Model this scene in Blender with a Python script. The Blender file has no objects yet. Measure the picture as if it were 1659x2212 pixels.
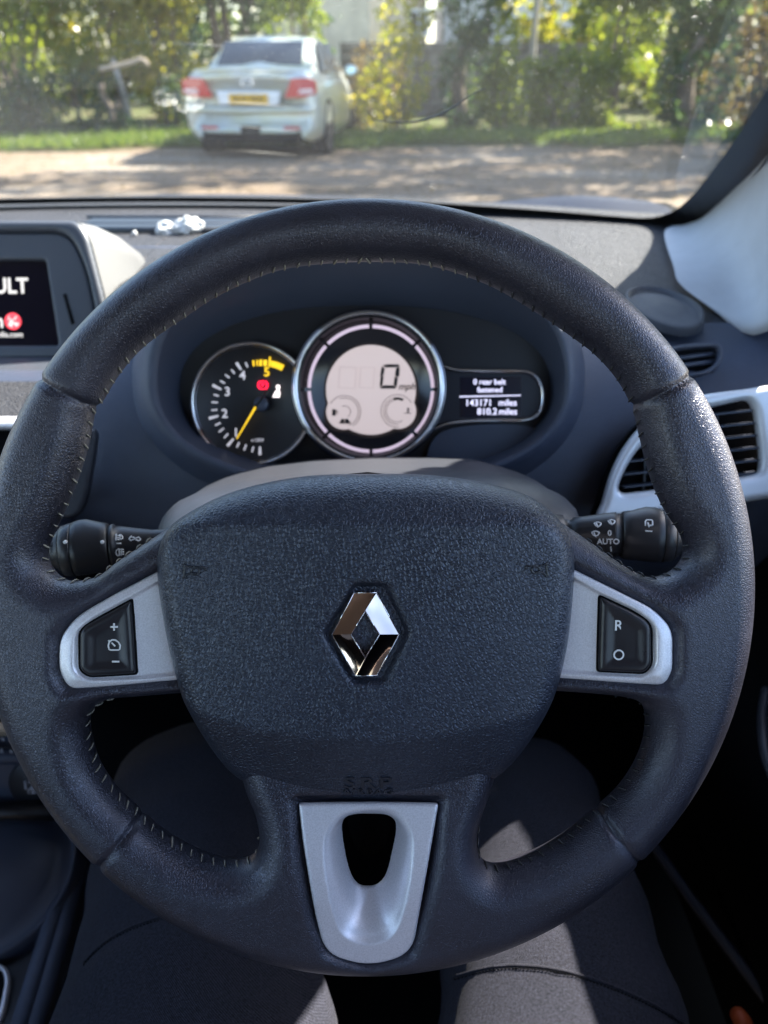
import bpy, bmesh, math, random
import numpy as np
from mathutils import Vector, Matrix
from mathutils.bvhtree import BVHTree

scene = bpy.context.scene
C = scene.collection
R = math.radians
rng = np.random.default_rng(7)
random.seed(7)

# ------------------------------------------------------------------ camera
PITCH = R(31.0)
CAM = Vector((0.0, 0.0, 1.18))
FPX = 1626.5                      # focal length in units of a 1659 x 2212 frame
cam_data = bpy.data.cameras.new('camera')
cam_data.sensor_fit = 'VERTICAL'
cam_data.sensor_height = 24.0
cam_data.lens = 24.0 * FPX / 2212.0
cam_data.clip_start = 0.02
cam_data.clip_end = 500.0
cam_data.dof.use_dof = True
cam_data.dof.focus_distance = 0.375
cam_data.dof.aperture_fstop = 5.2
cam = bpy.data.objects.new('camera', cam_data)
cam.location = CAM
cam.rotation_euler = (R(90) - PITCH, 0, 0)
C.objects.link(cam)
scene.camera = cam

# ------------------------------------------------------------------ daylight
SUN_AZ, SUN_EL = R(54), R(41)
SDIR = Vector((math.sin(SUN_AZ) * math.cos(SUN_EL), math.cos(SUN_AZ) * math.cos(SUN_EL), math.sin(SUN_EL)))
world = bpy.data.worlds.new('World')
scene.world = world
world.use_nodes = True
wn = world.node_tree
sky = wn.nodes.new('ShaderNodeTexSky')
sky.sky_type = 'NISHITA'
sky.sun_disc = False
sky.sun_elevation = SUN_EL
sky.sun_rotation = SUN_AZ
wn.links.new(sky.outputs['Color'], wn.nodes['Background'].inputs['Color'])
wn.nodes['Background'].inputs['Strength'].default_value = 0.095
sun_data = bpy.data.lights.new('sun', 'SUN')
sun_data.energy = 5.0
sun_data.angle = R(0.5)
sun_data.color = (1.0, 0.93, 0.82)
sun = bpy.data.objects.new('sun', sun_data)
sun.rotation_euler = (-SDIR).to_track_quat('-Z', 'Y').to_euler()
sun.location = (6, 6, 8)
C.objects.link(sun)
scene.view_settings.view_transform = 'Standard'
scene.view_settings.look = 'None'
scene.view_settings.gamma = 1.0
scene.view_settings.exposure = 2.7
scene.cycles.use_denoising = True
scene.cycles.max_bounces = 8
scene.cycles.transparent_max_bounces = 16
scene.cycles.sample_clamp_indirect = 6.0
scene.render.engine = 'CYCLES'

# ------------------------------------------------------------------ helpers: objects
def obj(name, me, m=None, parent=None, smooth=True):
    if isinstance(me, tuple):
        me = mesh(name, *me)
    if m is not None:
        me.materials.clear()
        me.materials.append(m)
    if smooth:
        me.polygons.foreach_set('use_smooth', [True] * len(me.polygons))
    else:
        me.polygons.foreach_set('use_smooth', [False] * len(me.polygons))
    o = bpy.data.objects.new(name, me)
    C.objects.link(o)
    if parent is not None:
        o.parent = parent
    return o

def tag(o, label=None, cat=None, group=None, kind=None):
    if label: o['label'] = label
    if cat: o['category'] = cat
    if group: o['group'] = group
    if kind: o['kind'] = kind
    elif cat: o['kind'] = 'thing'
    return o

def thing(name, label, cat, mat=None, group=None):
    o = bpy.data.objects.new(name, None)
    o.empty_display_size = 0.05
    if mat is not None:
        o.matrix_world = mat
    C.objects.link(o)
    return tag(o, label, cat, group)

def mesh(name, verts, faces):
    me = bpy.data.meshes.new(name)
    if isinstance(verts, np.ndarray): verts = verts.tolist()
    if isinstance(faces, np.ndarray): faces = faces.tolist()
    me.from_pydata(verts, [], faces)
    me.update()
    return me

def join(*parts):
    V, Fs, n = [], [], 0
    for v, f in parts:
        v = [tuple(p) for p in v]
        V += v
        Fs += [tuple(int(i) + n for i in q) for q in f]
        n += len(v)
    return V, Fs

def sharp(o, deg=40):
    me = o.data
    bm = bmesh.new(); bm.from_mesh(me)
    for e in bm.edges:
        if len(e.link_faces) == 2 and e.calc_face_angle(0) > R(deg):
            e.smooth = False
    bm.to_mesh(me); bm.free()
    return o

def bevel(o, w=0.002, seg=2):
    md = o.modifiers.new('bevel', 'BEVEL')
    md.width = w; md.segments = seg; md.limit_method = 'ANGLE'; md.angle_limit = R(35)
    return o

# ------------------------------------------------------------------ helpers: sight lines and frames
CF = Vector((0, math.cos(PITCH), -math.sin(PITCH)))
CU = Vector((0, math.sin(PITCH), math.cos(PITCH)))
CX = Vector((1, 0, 0))

def ray(px, py):
    return CX * ((px - 829.5) / FPX) + CU * ((1106 - py) / FPX) + CF

def at(px, py, depth):
    return CAM + ray(px, py) * depth

def at_z(px, py, z):
    d = ray(px, py)
    return CAM + d * ((z - CAM.z) / d.z)

def at_y(px, py, y):
    d = ray(px, py)
    return CAM + d * (y / d.y)

class Frame:
    """a tilted plane: u to the right, v up along it, w out of it towards the driver"""
    def __init__(s, origin, elev, yaw=0.0):
        s.o = Vector(origin)
        rot = Matrix.Rotation(yaw, 3, 'Z')
        s.u = rot @ Vector((1, 0, 0))
        s.v = rot @ Vector((0, math.sin(elev), math.cos(elev)))
        s.w = rot @ Vector((0, -math.cos(elev), math.sin(elev)))
        m = Matrix((s.u, s.v, s.w)).transposed().to_4x4()
        m.translation = s.o
        s.m = m
    def p(s, px, py, w=0.0):
        d = ray(px, py)
        t = ((s.o - CAM).dot(s.w) + w) / d.dot(s.w)
        q = CAM + d * t - s.o
        return (q.dot(s.u), q.dot(s.v))
    def ps(s, pts, w=0.0):
        return np.array([s.p(x, y, w) for x, y in pts])
    def p3(s, px, py, w=0.0):
        a = s.p(px, py, w)
        return Vector((a[0], a[1], w))

# ------------------------------------------------------------------ helpers: shapes
def spline(pts, closed=True, step=0.002):
    """Catmull-Rom curve through the points, resampled at an even step"""
    P = np.asarray(pts, float)
    n = len(P)
    out = []
    m = n if closed else n - 1
    for i in range(m):
        if closed:
            a, b, c, d = P[(i - 1) % n], P[i], P[(i + 1) % n], P[(i + 2) % n]
        else:
            a, b, c, d = P[max(i - 1, 0)], P[i], P[i + 1], P[min(i + 2, n - 1)]
        t0 = 0.0
        t1 = t0 + max(np.linalg.norm(b - a), 1e-9) ** 0.5
        t2 = t1 + max(np.linalg.norm(c - b), 1e-9) ** 0.5
        t3 = t2 + max(np.linalg.norm(d - c), 1e-9) ** 0.5
        m1 = (c - b) if t1 == t0 else ((b - a) / (t1 - t0) - (c - a) / (t2 - t0) + (c - b) / (t2 - t1)) * (t2 - t1)
        m2 = ((c - b) / (t2 - t1) - (d - b) / (t3 - t1) + (d - c) / (t3 - t2)) * (t2 - t1)
        if np.linalg.norm(b - a) < 1e-8: m1 = c - b
        if np.linalg.norm(d - c) < 1e-8: m2 = c - b
        k = max(2, int(np.linalg.norm(c - b) / step * 2))
        for s in np.linspace(0, 1, k, endpoint=False):
            out.append((2*s**3 - 3*s**2 + 1) * b + (s**3 - 2*s**2 + s) * m1 + (-2*s**3 + 3*s**2) * c + (s**3 - s**2) * m2)
    if not closed: out.append(P[-1])
    return resample(np.array(out), closed, step)

def resample(P, closed, step):
    if closed: P = np.vstack([P, P[:1]])
    L = np.concatenate([[0], np.cumsum(np.linalg.norm(np.diff(P, axis=0), axis=1))])
    n = max(8 if closed else 2, int(round(L[-1] / step)) + (0 if closed else 1))
    s = np.linspace(0, L[-1], n, endpoint=not closed)
    return np.stack([np.interp(s, L, P[:, k]) for k in range(P.shape[1])], 1)

def poly_dist(pts, polys):
    """signed distance to the border of a region of closed polylines (even-odd), positive inside"""
    A = np.vstack(polys).astype(np.float32)
    B = np.vstack([np.roll(p, -1, axis=0) for p in polys]).astype(np.float32)
    out = np.empty(len(pts), np.float32)
    AB = B - A
    den = (AB ** 2).sum(1) + 1e-12
    for s in range(0, len(pts), 6000):
        q = pts[s:s + 6000].astype(np.float32)
        dx = q[:, None, 0] - A[None, :, 0]
        dy = q[:, None, 1] - A[None, :, 1]
        t = np.clip((dx * AB[:, 0] + dy * AB[:, 1]) / den, 0, 1)
        d2 = (dx - t * AB[:, 0]) ** 2 + (dy - t * AB[:, 1]) ** 2
        d = np.sqrt(d2.min(1))
        up = (A[:, 1][None] > q[:, 1:2]) != (B[:, 1][None] > q[:, 1:2])
        xi = A[:, 0] + (q[:, 1:2] - A[:, 1]) * (AB[:, 0] / np.where(np.abs(AB[:, 1]) < 1e-12, 1e-12, AB[:, 1]))
        ins = ((up & (q[:, 0:1] < xi)).sum(1) % 2) == 1
        out[s:s + 6000] = np.where(ins, d, -d)
    return out

def surface_nets(Fv, org, res, smooth=2):
    ins = Fv < 0
    nx, ny, nz = Fv.shape
    cnt = np.zeros((nx - 1, ny - 1, nz - 1), np.int8)
    cor = [(i, j, k) for i in (0, 1) for j in (0, 1) for k in (0, 1)]
    for i, j, k in cor:
        cnt += ins[i:nx - 1 + i, j:ny - 1 + j, k:nz - 1 + k]
    act = (cnt > 0) & (cnt < 8)
    ci = np.argwhere(act)
    idx = -np.ones(act.shape, np.int64)
    idx[act] = np.arange(len(ci))
    acc = np.zeros((len(ci), 3)); num = np.zeros(len(ci))
    vals = {c: Fv[ci[:, 0] + c[0], ci[:, 1] + c[1], ci[:, 2] + c[2]] for c in cor}
    for c in cor:
        for ax in range(3):
            if c[ax] == 0:
                e = list(c); e[ax] = 1; e = tuple(e)
                a, b = vals[c], vals[e]
                m = (a < 0) != (b < 0)
                t = np.where(m, a / np.where(np.abs(a - b) < 1e-12, 1e-12, a - b), 0)
                p = np.tile(np.array(c, float), (len(ci), 1)); p[:, ax] += t
                acc[m] += p[m]; num[m] += 1
    V = (ci + acc / num[:, None]) * res + np.array(org)
    Q = []
    for ax in range(3):
        sl0 = [slice(None)] * 3; sl1 = [slice(None)] * 3
        sl0[ax] = slice(0, -1); sl1[ax] = slice(1, None)
        a, b = ins[tuple(sl0)], ins[tuple(sl1)]
        e = np.argwhere(a != b)
        o1, o2 = [(1, 2), (2, 0), (0, 1)][ax]
        e = e[(e[:, o1] > 0) & (e[:, o2] > 0) & (e[:, o1] < Fv.shape[o1] - 1) & (e[:, o2] < Fv.shape[o2] - 1)]
        q = []
        for d1, d2 in ((-1, -1), (0, -1), (0, 0), (-1, 0)):
            c = e.copy(); c[:, o1] += d1; c[:, o2] += d2
            q.append(idx[c[:, 0], c[:, 1], c[:, 2]])
        q = np.stack(q, 1)
        flip = ~a[e[:, 0], e[:, 1], e[:, 2]]
        q[flip] = q[flip][:, ::-1]
        Q.append(q)
    Q = np.vstack(Q)
    for _ in range(smooth):
        S = np.zeros_like(V); N = np.zeros(len(V))
        for a, b in ((0, 1), (1, 2), (2, 3), (3, 0)):
            np.add.at(S, Q[:, a], V[Q[:, b]]); np.add.at(N, Q[:, a], 1)
            np.add.at(S, Q[:, b], V[Q[:, a]]); np.add.at(N, Q[:, b], 1)
        V = V * 0.4 + 0.6 * S / np.maximum(N, 1)[:, None]
    return V, Q

def inflate(outer, holes, res, a, Tf, Tb=None, mid=None, p=2.0, shrink=0.0, groove=None, smooth=2):
    """a padded solid: an outline with holes, rounded over its border by a, Tf thick to the front and Tb to the back"""
    Tb = Tb or Tf
    polys = [np.asarray(outer)] + [np.asarray(h) for h in holes]
    lo = polys[0].min(0) - 3 * res; hi = polys[0].max(0) + 3 * res
    us = np.arange(lo[0], hi[0], res); vs = np.arange(lo[1], hi[1], res)
    U, Vv = np.meshgrid(us, vs, indexing='ij')
    d = poly_dist(np.stack([U.ravel(), Vv.ravel()], 1), polys).reshape(U.shape) - shrink
    M = mid(U, Vv) if mid is not None else np.zeros_like(U)
    g = groove(U, Vv) if groove is not None else 0.0
    d = d - g
    reg = d > -3 * res
    w0 = M[reg].min() - Tb - 3 * res; w1 = M[reg].max() + Tf + 3 * res
    ws = np.arange(w0, w1, res)
    e = np.clip((a - np.minimum(d, a)) / a, 0, None) ** p
    e = np.minimum(e, 6.0)
    W = ws[None, None, :] - M[:, :, None]
    gg = (g if np.ndim(g) else np.zeros_like(U))[:, :, None]
    Fv = e[:, :, None] + np.minimum(np.abs(np.where(W > 0, W / (Tf - gg), W / Tb)) ** p, 9.0) - 1
    return surface_nets(Fv, (lo[0], lo[1], w0), res, smooth)

def grid_faces(n, m, closed=False):
    f = []
    for i in range(n - 1):
        for j in range(m if closed else m - 1):
            k = (j + 1) % m
            f.append((i * m + j, i * m + k, (i + 1) * m + k, (i + 1) * m + j))
    return f

def loft(rings, closed=True, cap0=False, cap1=False):
    m = len(rings[0])
    V = [tuple(p) for r in rings for p in r]
    f = grid_faces(len(rings), m, closed)
    if cap0: f.append(tuple(range(m))[::-1])
    if cap1: f.append(tuple((len(rings) - 1) * m + j for j in range(m)))
    return V, f

def tube(path, rad, n=8, closed=False, caps=True, flat=1.0):
    P = [Vector(p) for p in path]
    m = len(P)
    rings = []
    ref = None
    for i in range(m):
        a = P[(i - 1) % m] if closed or i else P[i]
        b = P[(i + 1) % m] if closed or i < m - 1 else P[i]
        t = (b - a).normalized()
        if ref is None:
            ref = Vector((0, 0, 1)) if abs(t.z) < 0.9 else Vector((1, 0, 0))
        nn = (ref - t * ref.dot(t)).normalized()
        ref = nn
        bb = t.cross(nn)
        r = rad[i] if hasattr(rad, '__len__') else rad
        rings.append([P[i] + nn * (r * flat * math.cos(2 * math.pi * k / n)) + bb * (r * math.sin(2 * math.pi * k / n)) for k in range(n)])
    V = [tuple(p) for r_ in rings for p in r_]
    f = grid_faces(m, n, True)
    if closed:
        f += [((m - 1) * n + j, (m - 1) * n + (j + 1) % n, (j + 1) % n, j) for j in range(n)]
    elif caps:
        f.append(tuple(range(n))[::-1]); f.append(tuple((m - 1) * n + j for j in range(n)))
    return V, f

def box(cx, cy, cz, sx, sy, sz):
    v = [(cx + a * sx / 2, cy + b * sy / 2, cz + c * sz / 2) for a in (-1, 1) for b in (-1, 1) for c in (-1, 1)]
    return v, [(0, 1, 3, 2), (4, 6, 7, 5), (0, 4, 5, 1), (2, 3, 7, 6), (0, 2, 6, 4), (1, 5, 7, 3)]

def prism(poly, w0, w1):
    """flat polygon in the u,v plane given thickness along w"""
    n = len(poly)
    P = [tuple(p) for p in poly]
    V = [(x, y, w0) for x, y in P] + [(x, y, w1) for x, y in P]
    ar = sum(P[i][0] * P[(i + 1) % n][1] - P[(i + 1) % n][0] * P[i][1] for i in range(n))
    f = [(i, (i + 1) % n, n + (i + 1) % n, n + i) for i in range(n)]
    top = tuple(range(n, 2 * n)); bot = tuple(range(n))[::-1]
    f += [top, bot]
    if ar < 0: f = [q[::-1] for q in f]
    return V, f

def ellipse(cx, cy, rx, ry, n=48, a0=0.0, a1=2 * math.pi, closed=True):
    k = np.linspace(a0, a1, n, endpoint=not closed)
    return np.stack([cx + rx * np.cos(k), cy + ry * np.sin(k)], 1)

def arc_band(cx, cy, r0, r1, a0, a1, w0, w1, n=10):
    o = [(cx + r1 * math.cos(t), cy + r1 * math.sin(t)) for t in np.linspace(a0, a1, n)]
    i = [(cx + r0 * math.cos(t), cy + r0 * math.sin(t)) for t in np.linspace(a1, a0, n)]
    V = []; f = []
    for k in range(n):
        a, b = o[k], i[n - 1 - k]
        V += [(*a, w0), (*a, w1), (*b, w0), (*b, w1)]
    for k in range(n - 1):
        p, q = 4 * k, 4 * k + 4
        f += [(p + 1, p + 3, q + 3, q + 1), (p, q, q + 2, p + 2), (p, p + 1, q + 1, q), (p + 2, q + 2, q + 3, p + 3)]
    f += [(0, 2, 3, 1), (4 * n - 4, 4 * n - 3, 4 * n - 1, 4 * n - 2)]
    return V, f

def lathe(prof, n=40):
    """profile of (distance along x, radius); axis along +x"""
    rings = [[(s, r * math.cos(2 * math.pi * k / n), r * math.sin(2 * math.pi * k / n)) for k in range(n)] for s, r in prof]
    return loft(rings, True, True, True)

def xf(me, M):
    V, f = me
    return [tuple(M @ Vector(p)) for p in V], f

_tm = bpy.data.objects.new('type', bpy.data.curves.new('type', 'FONT'))
C.objects.link(_tm)
def text(s, size, M=None, ext=0.0002, bold=0.0, shear=0.0, align='CENTER', space=1.0, res=3):
    """lettering as mesh data in the u,v plane"""
    d = _tm.data
    d.body = s; d.size = size; d.extrude = ext; d.offset = bold; d.shear = shear
    d.align_x = align; d.align_y = 'CENTER'; d.space_character = space; d.resolution_u = res
    dg = bpy.context.evaluated_depsgraph_get(); dg.update()
    me = _tm.evaluated_get(dg).to_mesh()
    V = [tuple(v.co) for v in me.vertices]; f = [tuple(p.vertices) for p in me.polygons]
    _tm.evaluated_get(dg).to_mesh_clear()
    return xf((V, f), M) if M is not None else (V, f)

def place(u, v, w=0.0, rot=0.0, sx=1.0, sy=1.0):
    return Matrix.Translation((u, v, w)) @ Matrix.Rotation(rot, 4, 'Z') @ Matrix.Diagonal((sx, sy, 1, 1))

def smoothstep(x, a, b):
    t = np.clip((x - a) / (b - a), 0, 1)
    return t * t * (3 - 2 * t)

# ------------------------------------------------------------------ materials
def mat(name, col, rough=0.5, metal=0.0, spec=0.5, grain=None, grain_d=0.0002, grain_kind='VORONOI', var=0.0, var_scale=30.0,
        emit=None, emit_s=0.0, coat=0.0, coat_r=0.08, sheen=0.0, tint=None, col2=None, trans=0.0, rough_var=0.0):
    m = bpy.data.materials.new(name)
    m.use_nodes = True
    nt = m.node_tree; N = nt.nodes; L = nt.links
    b = N['Principled BSDF']
    b.inputs['Base Color'].default_value = (*col, 1)
    b.inputs['Roughness'].default_value = rough
    b.inputs['Metallic'].default_value = metal
    b.inputs['Specular IOR Level'].default_value = spec
    if coat:
        b.inputs['Coat Weight'].default_value = coat
        b.inputs['Coat Roughness'].default_value = coat_r
    if tint: b.inputs['Specular Tint'].default_value = (*tint, 1); b.inputs['Coat Tint'].default_value = (1, 1, 1, 1)
    if sheen:
        b.inputs['Sheen Weight'].default_value = sheen
        b.inputs['Sheen Roughness'].default_value = 0.4
    if emit:
        b.inputs['Emission Color'].default_value = (*emit, 1)
        b.inputs['Emission Strength'].default_value = emit_s
    if trans: b.inputs['Transmission Weight'].default_value = trans
    tc = N.new('ShaderNodeTexCoord')
    if var or rough_var:
        nz = N.new('ShaderNodeTexNoise'); nz.inputs['Scale'].default_value = var_scale; nz.inputs['Detail'].default_value = 6
        nz.inputs['Roughness'].default_value = 0.65
        L.new(tc.outputs['Object'], nz.inputs['Vector'])
        if var:
            mx = N.new('ShaderNodeMix'); mx.data_type = 'RGBA'
            c2 = col2 or tuple(min(1, c * (1 + var)) for c in col)
            c1 = col if col2 else tuple(c * (1 - var) for c in col)
            rp = N.new('ShaderNodeMapRange'); rp.inputs[1].default_value = 0.35; rp.inputs[2].default_value = 0.65
            L.new(nz.outputs['Fac'], rp.inputs[0]); L.new(rp.outputs[0], mx.inputs[0])
            mx.inputs[6].default_value = (*c1, 1); mx.inputs[7].default_value = (*c2, 1)
            L.new(mx.outputs[2], b.inputs['Base Color'])
        if rough_var:
            rr = N.new('ShaderNodeMapRange'); rr.inputs[1].default_value = 0.3; rr.inputs[2].default_value = 0.7
            rr.inputs[3].default_value = rough - rough_var; rr.inputs[4].default_value = rough + rough_var
            L.new(nz.outputs['Fac'], rr.inputs[0]); L.new(rr.outputs[0], b.inputs['Roughness'])
    if grain:
        bp = N.new('ShaderNodeBump'); bp.inputs['Distance'].default_value = grain_d; bp.inputs['Strength'].default_value = 1.0
        if grain_kind == 'VORONOI':
            dn = N.new('ShaderNodeTexNoise'); dn.inputs['Scale'].default_value = grain * 0.7; dn.inputs['Detail'].default_value = 1
            mx2 = N.new('ShaderNodeVectorMath'); mx2.operation = 'SCALE'; mx2.inputs['Scale'].default_value = 0.9 / grain
            ad = N.new('ShaderNodeVectorMath')
            vo = N.new('ShaderNodeTexVoronoi'); vo.feature = 'DISTANCE_TO_EDGE'; vo.inputs['Scale'].default_value = grain
            L.new(tc.outputs['Object'], dn.inputs['Vector']); L.new(dn.outputs['Color'], mx2.inputs[0])
            L.new(tc.outputs['Object'], ad.inputs[0]); L.new(mx2.outputs[0], ad.inputs[1]); L.new(ad.outputs[0], vo.inputs['Vector'])
            rm = N.new('ShaderNodeMapRange'); rm.interpolation_type = 'SMOOTHSTEP'
            rm.inputs[1].default_value = 0.0; rm.inputs[2].default_value = 0.32
            L.new(vo.outputs['Distance'], rm.inputs[0]); L.new(rm.outputs[0], bp.inputs['Height'])
        elif grain_kind == 'NOISE':
            nn = N.new('ShaderNodeTexNoise'); nn.inputs['Scale'].default_value = grain; nn.inputs['Detail'].default_value = 3
            L.new(tc.outputs['Object'], nn.inputs['Vector']); L.new(nn.outputs['Fac'], bp.inputs['Height'])
        elif grain_kind == 'WEAVE':
            w1 = N.new('ShaderNodeTexWave'); w1.inputs['Scale'].default_value = grain; w1.bands_direction = 'DIAGONAL'
            nn = N.new('ShaderNodeTexNoise'); nn.inputs['Scale'].default_value = grain * 1.5
            ma = N.new('ShaderNodeMath'); ma.operation = 'MULTIPLY'
            L.new(tc.outputs['Object'], w1.inputs['Vector']); L.new(tc.outputs['Object'], nn.inputs['Vector'])
            L.new(w1.outputs['Fac'], ma.inputs[0]); L.new(nn.outputs['Fac'], ma.inputs[1]); L.new(ma.outputs[0], bp.inputs['Height'])
        L.new(bp.outputs['Normal'], b.inputs['Normal'])
    return m

M = {}
M['leather'] = mat('rim_leather', (0.016, 0.016, 0.024), 0.38, spec=0.8, tint=(0.78, 0.80, 1.0), coat=0.35, coat_r=0.36, grain=780, grain_d=0.00014, var=0.25, var_scale=18, rough_var=0.10)
M['airbag'] = mat('airbag_vinyl', (0.015, 0.018, 0.029), 0.40, spec=0.75, tint=(0.72, 0.80, 1.0), coat=0.2, coat_r=0.34, grain=520, grain_d=0.00026, var=0.15, var_scale=16, rough_var=0.07)
M['emboss'] = mat('embossed_vinyl', (0.015, 0.018, 0.027), 0.34, spec=0.5)
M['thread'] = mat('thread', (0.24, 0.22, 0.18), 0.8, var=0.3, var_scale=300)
M['thread_shaded'] = mat('shaded_thread', (0.03, 0.03, 0.033), 0.7)  # same thread in a shaded colour, for stitches away from sun and sky
M['silver'] = mat('satin_silver', (0.76, 0.75, 0.80), 0.42, metal=0.5, grain=3000, grain_d=0.00003, grain_kind='NOISE', var=0.12, var_scale=1400)
M['button'] = mat('button_plastic', (0.016, 0.015, 0.019), 0.32, spec=0.5, rough_var=0.05, var_scale=80)
M['print'] = mat('white_print', (0.78, 0.78, 0.78), 0.6)
M['chrome'] = mat('chrome', (0.82, 0.82, 0.84), 0.06, metal=1.0)
M['chrome_emblem'] = mat('reflection_tint_chrome', (0.58, 0.48, 0.46), 0.07, metal=1.0)  # chrome coloured darker and pinkish for the reflected skin and cabin
M['chrome_dark'] = mat('dark_chrome', (0.16, 0.16, 0.18), 0.12, metal=1.0)
M['plastic'] = mat('dash_plastic', (0.050, 0.061, 0.095), 0.50, spec=0.5, grain=700, grain_d=0.00014, var=0.1, var_scale=20)
M['pad'] = mat('dash_pad', (0.036, 0.037, 0.044), 0.62, spec=0.22, grain=330, grain_d=0.0010, var=0.12, var_scale=30)
M['smooth'] = mat('smooth_plastic', (0.045, 0.054, 0.082), 0.42, spec=0.5, grain=2600, grain_d=0.00002, grain_kind='NOISE')
M['shroud'] = mat('shroud_plastic', (0.024, 0.026, 0.035), 0.46, grain=1500, grain_d=0.00005, grain_kind='NOISE')
M['black'] = mat('black_plastic', (0.008, 0.008, 0.010), 0.4)
M['matblack'] = mat('matt_black', (0.005, 0.005, 0.006), 0.9, spec=0.1)
M['stalk'] = mat('stalk_plastic', (0.020, 0.020, 0.023), 0.40, grain=2200, grain_d=0.00003, grain_kind='NOISE')
M['trim'] = mat('grey_pillar_trim', (0.46, 0.47, 0.49), 0.75, grain=900, grain_d=0.00008, grain_kind='NOISE', var=0.04)
M['lining'] = mat('headlining_cloth', (0.20, 0.20, 0.205), 0.95, spec=0.1)
M['trouser'] = mat('trouser_cloth', (0.017, 0.018, 0.027), 0.85, spec=0.2, grain=420, grain_d=0.0008, grain_kind='WEAVE', var=0.55, var_scale=700, sheen=0.03)
M['trouser_seam'] = M['trouser']
M['seat'] = mat('seat_cloth', (0.012, 0.012, 0.014), 0.95, spec=0.1, grain=500, grain_d=0.0004, grain_kind='WEAVE')
M['tissue'] = mat('paper_tissue', (0.62, 0.62, 0.60), 0.9, spec=0.1)
# ================================================================== windscreen, pillar, roof and door of the car we sit in
def screen_y(x):
    return 1.36 - 0.32 * (x + 0.33) ** 2
SLOPE, ZB = 0.40, 0.955
def screen_z(x, y):
    return ZB + SLOPE * (screen_y(x) - y)
def on_screen(px, py, off=0.0):
    d = ray(px, py); t = 1.0
    for _ in range(60):
        p = CAM + d * t
        e_ = p.z - screen_z(p.x, p.y) + off
        t -= e_ / (d.z + SLOPE * d.y) * 0.8
    return CAM + d * t

def glass_material():
    m = bpy.data.materials.new('dusty_windscreen_glass'); m.use_nodes = True
    nt = m.node_tree; N = nt.nodes; L = nt.links
    N.remove(N['Principled BSDF'])
    out = N['Material Output']
    tr = N.new('ShaderNodeBsdfTransparent'); tr.inputs[0].default_value = (0.93, 0.96, 0.95, 1)
    gl = N.new('ShaderNodeBsdfGlossy'); gl.inputs['Roughness'].default_value = 0.0
    du = N.new('ShaderNodeBsdfDiffuse'); du.inputs[0].default_value = (0.72, 0.72, 0.70, 1)
    tl = N.new('ShaderNodeBsdfTranslucent'); tl.inputs[0].default_value = (0.72, 0.72, 0.70, 1)
    dm = N.new('ShaderNodeMixShader'); dm.inputs[0].default_value = 0.6
    L.new(du.outputs[0], dm.inputs[1]); L.new(tl.outputs[0], dm.inputs[2])
    fr = N.new('ShaderNodeFresnel'); fr.inputs[0].default_value = 1.33
    m1 = N.new('ShaderNodeMixShader'); L.new(fr.outputs[0], m1.inputs[0]); L.new(tr.outputs[0], m1.inputs[1]); L.new(gl.outputs[0], m1.inputs[2])
    tc = N.new('ShaderNodeTexCoord')
    nz = N.new('ShaderNodeTexNoise'); nz.inputs['Scale'].default_value = 5; nz.inputs['Detail'].default_value = 8
    L.new(tc.outputs['Object'], nz.inputs['Vector'])
    film = N.new('ShaderNodeMapRange'); film.inputs[1].default_value = 0.3; film.inputs[2].default_value = 0.75
    film.inputs[3].default_value = 0.004; film.inputs[4].default_value = 0.022
    L.new(nz.outputs['Fac'], film.inputs[0])
    specks = []
    for sc, th, rnd in ((330, 0.13, 0.86), (110, 0.045, 0.88)):
        vo = N.new('ShaderNodeTexVoronoi'); vo.inputs['Scale'].default_value = sc
        L.new(tc.outputs['Object'], vo.inputs['Vector'])
        lt_ = N.new('ShaderNodeMath'); lt_.operation = 'LESS_THAN'; lt_.inputs[1].default_value = th
        L.new(vo.outputs['Distance'], lt_.inputs[0])
        sep = N.new('ShaderNodeSeparateColor'); L.new(vo.outputs['Color'], sep.inputs[0])
        gt = N.new('ShaderNodeMath'); gt.operation = 'GREATER_THAN'; gt.inputs[1].default_value = rnd
        L.new(sep.outputs[0], gt.inputs[0])
        mu = N.new('ShaderNodeMath'); mu.operation = 'MULTIPLY'; L.new(lt_.outputs[0], mu.inputs[0]); L.new(gt.outputs[0], mu.inputs[1])
        mu2 = N.new('ShaderNodeMath'); mu2.operation = 'MULTIPLY'; mu2.inputs[1].default_value = 0.30; L.new(mu.outputs[0], mu2.inputs[0])
        specks.append(mu2)
    ad = N.new('ShaderNodeMath'); L.new(specks[0].outputs[0], ad.inputs[0]); L.new(specks[1].outputs[0], ad.inputs[1])
    ad2 = N.new('ShaderNodeMath'); ad2.use_clamp = True; L.new(ad.outputs[0], ad2.inputs[0]); L.new(film.outputs[0], ad2.inputs[1])
    m2 = N.new('ShaderNodeMixShader'); L.new(ad2.outputs[0], m2.inputs[0]); L.new(m1.outputs[0], m2.inputs[1]); L.new(dm.outputs[0], m2.inputs[2])
    L.new(m2.outputs[0], out.inputs['Surface'])
    return m
M['windscreen'] = glass_material()

def pillar_x(y):
    return 0.43 - 0.205 * max(0, 1.18 - y)      # right hand edge of the glass
wsc = thing('windscreen', 'dusty raked windscreen glass above the dashboard', 'windscreen')
nx, ny = 60, 30
rows = []
for j in range(ny):
    t = j / (ny - 1)
    r_ = []
    for i in range(nx):
        s = i / (nx - 1)
        x = -1.12 + s * (0.47 - 0.20 * t + 1.12)
        y = screen_y(x) + 0.02 - 0.95 * t
        r_.append((x, y, screen_z(x, y)))
    rows.append(r_)
obj('glass', loft(rows, closed=False), M['windscreen'], wsc)
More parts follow.
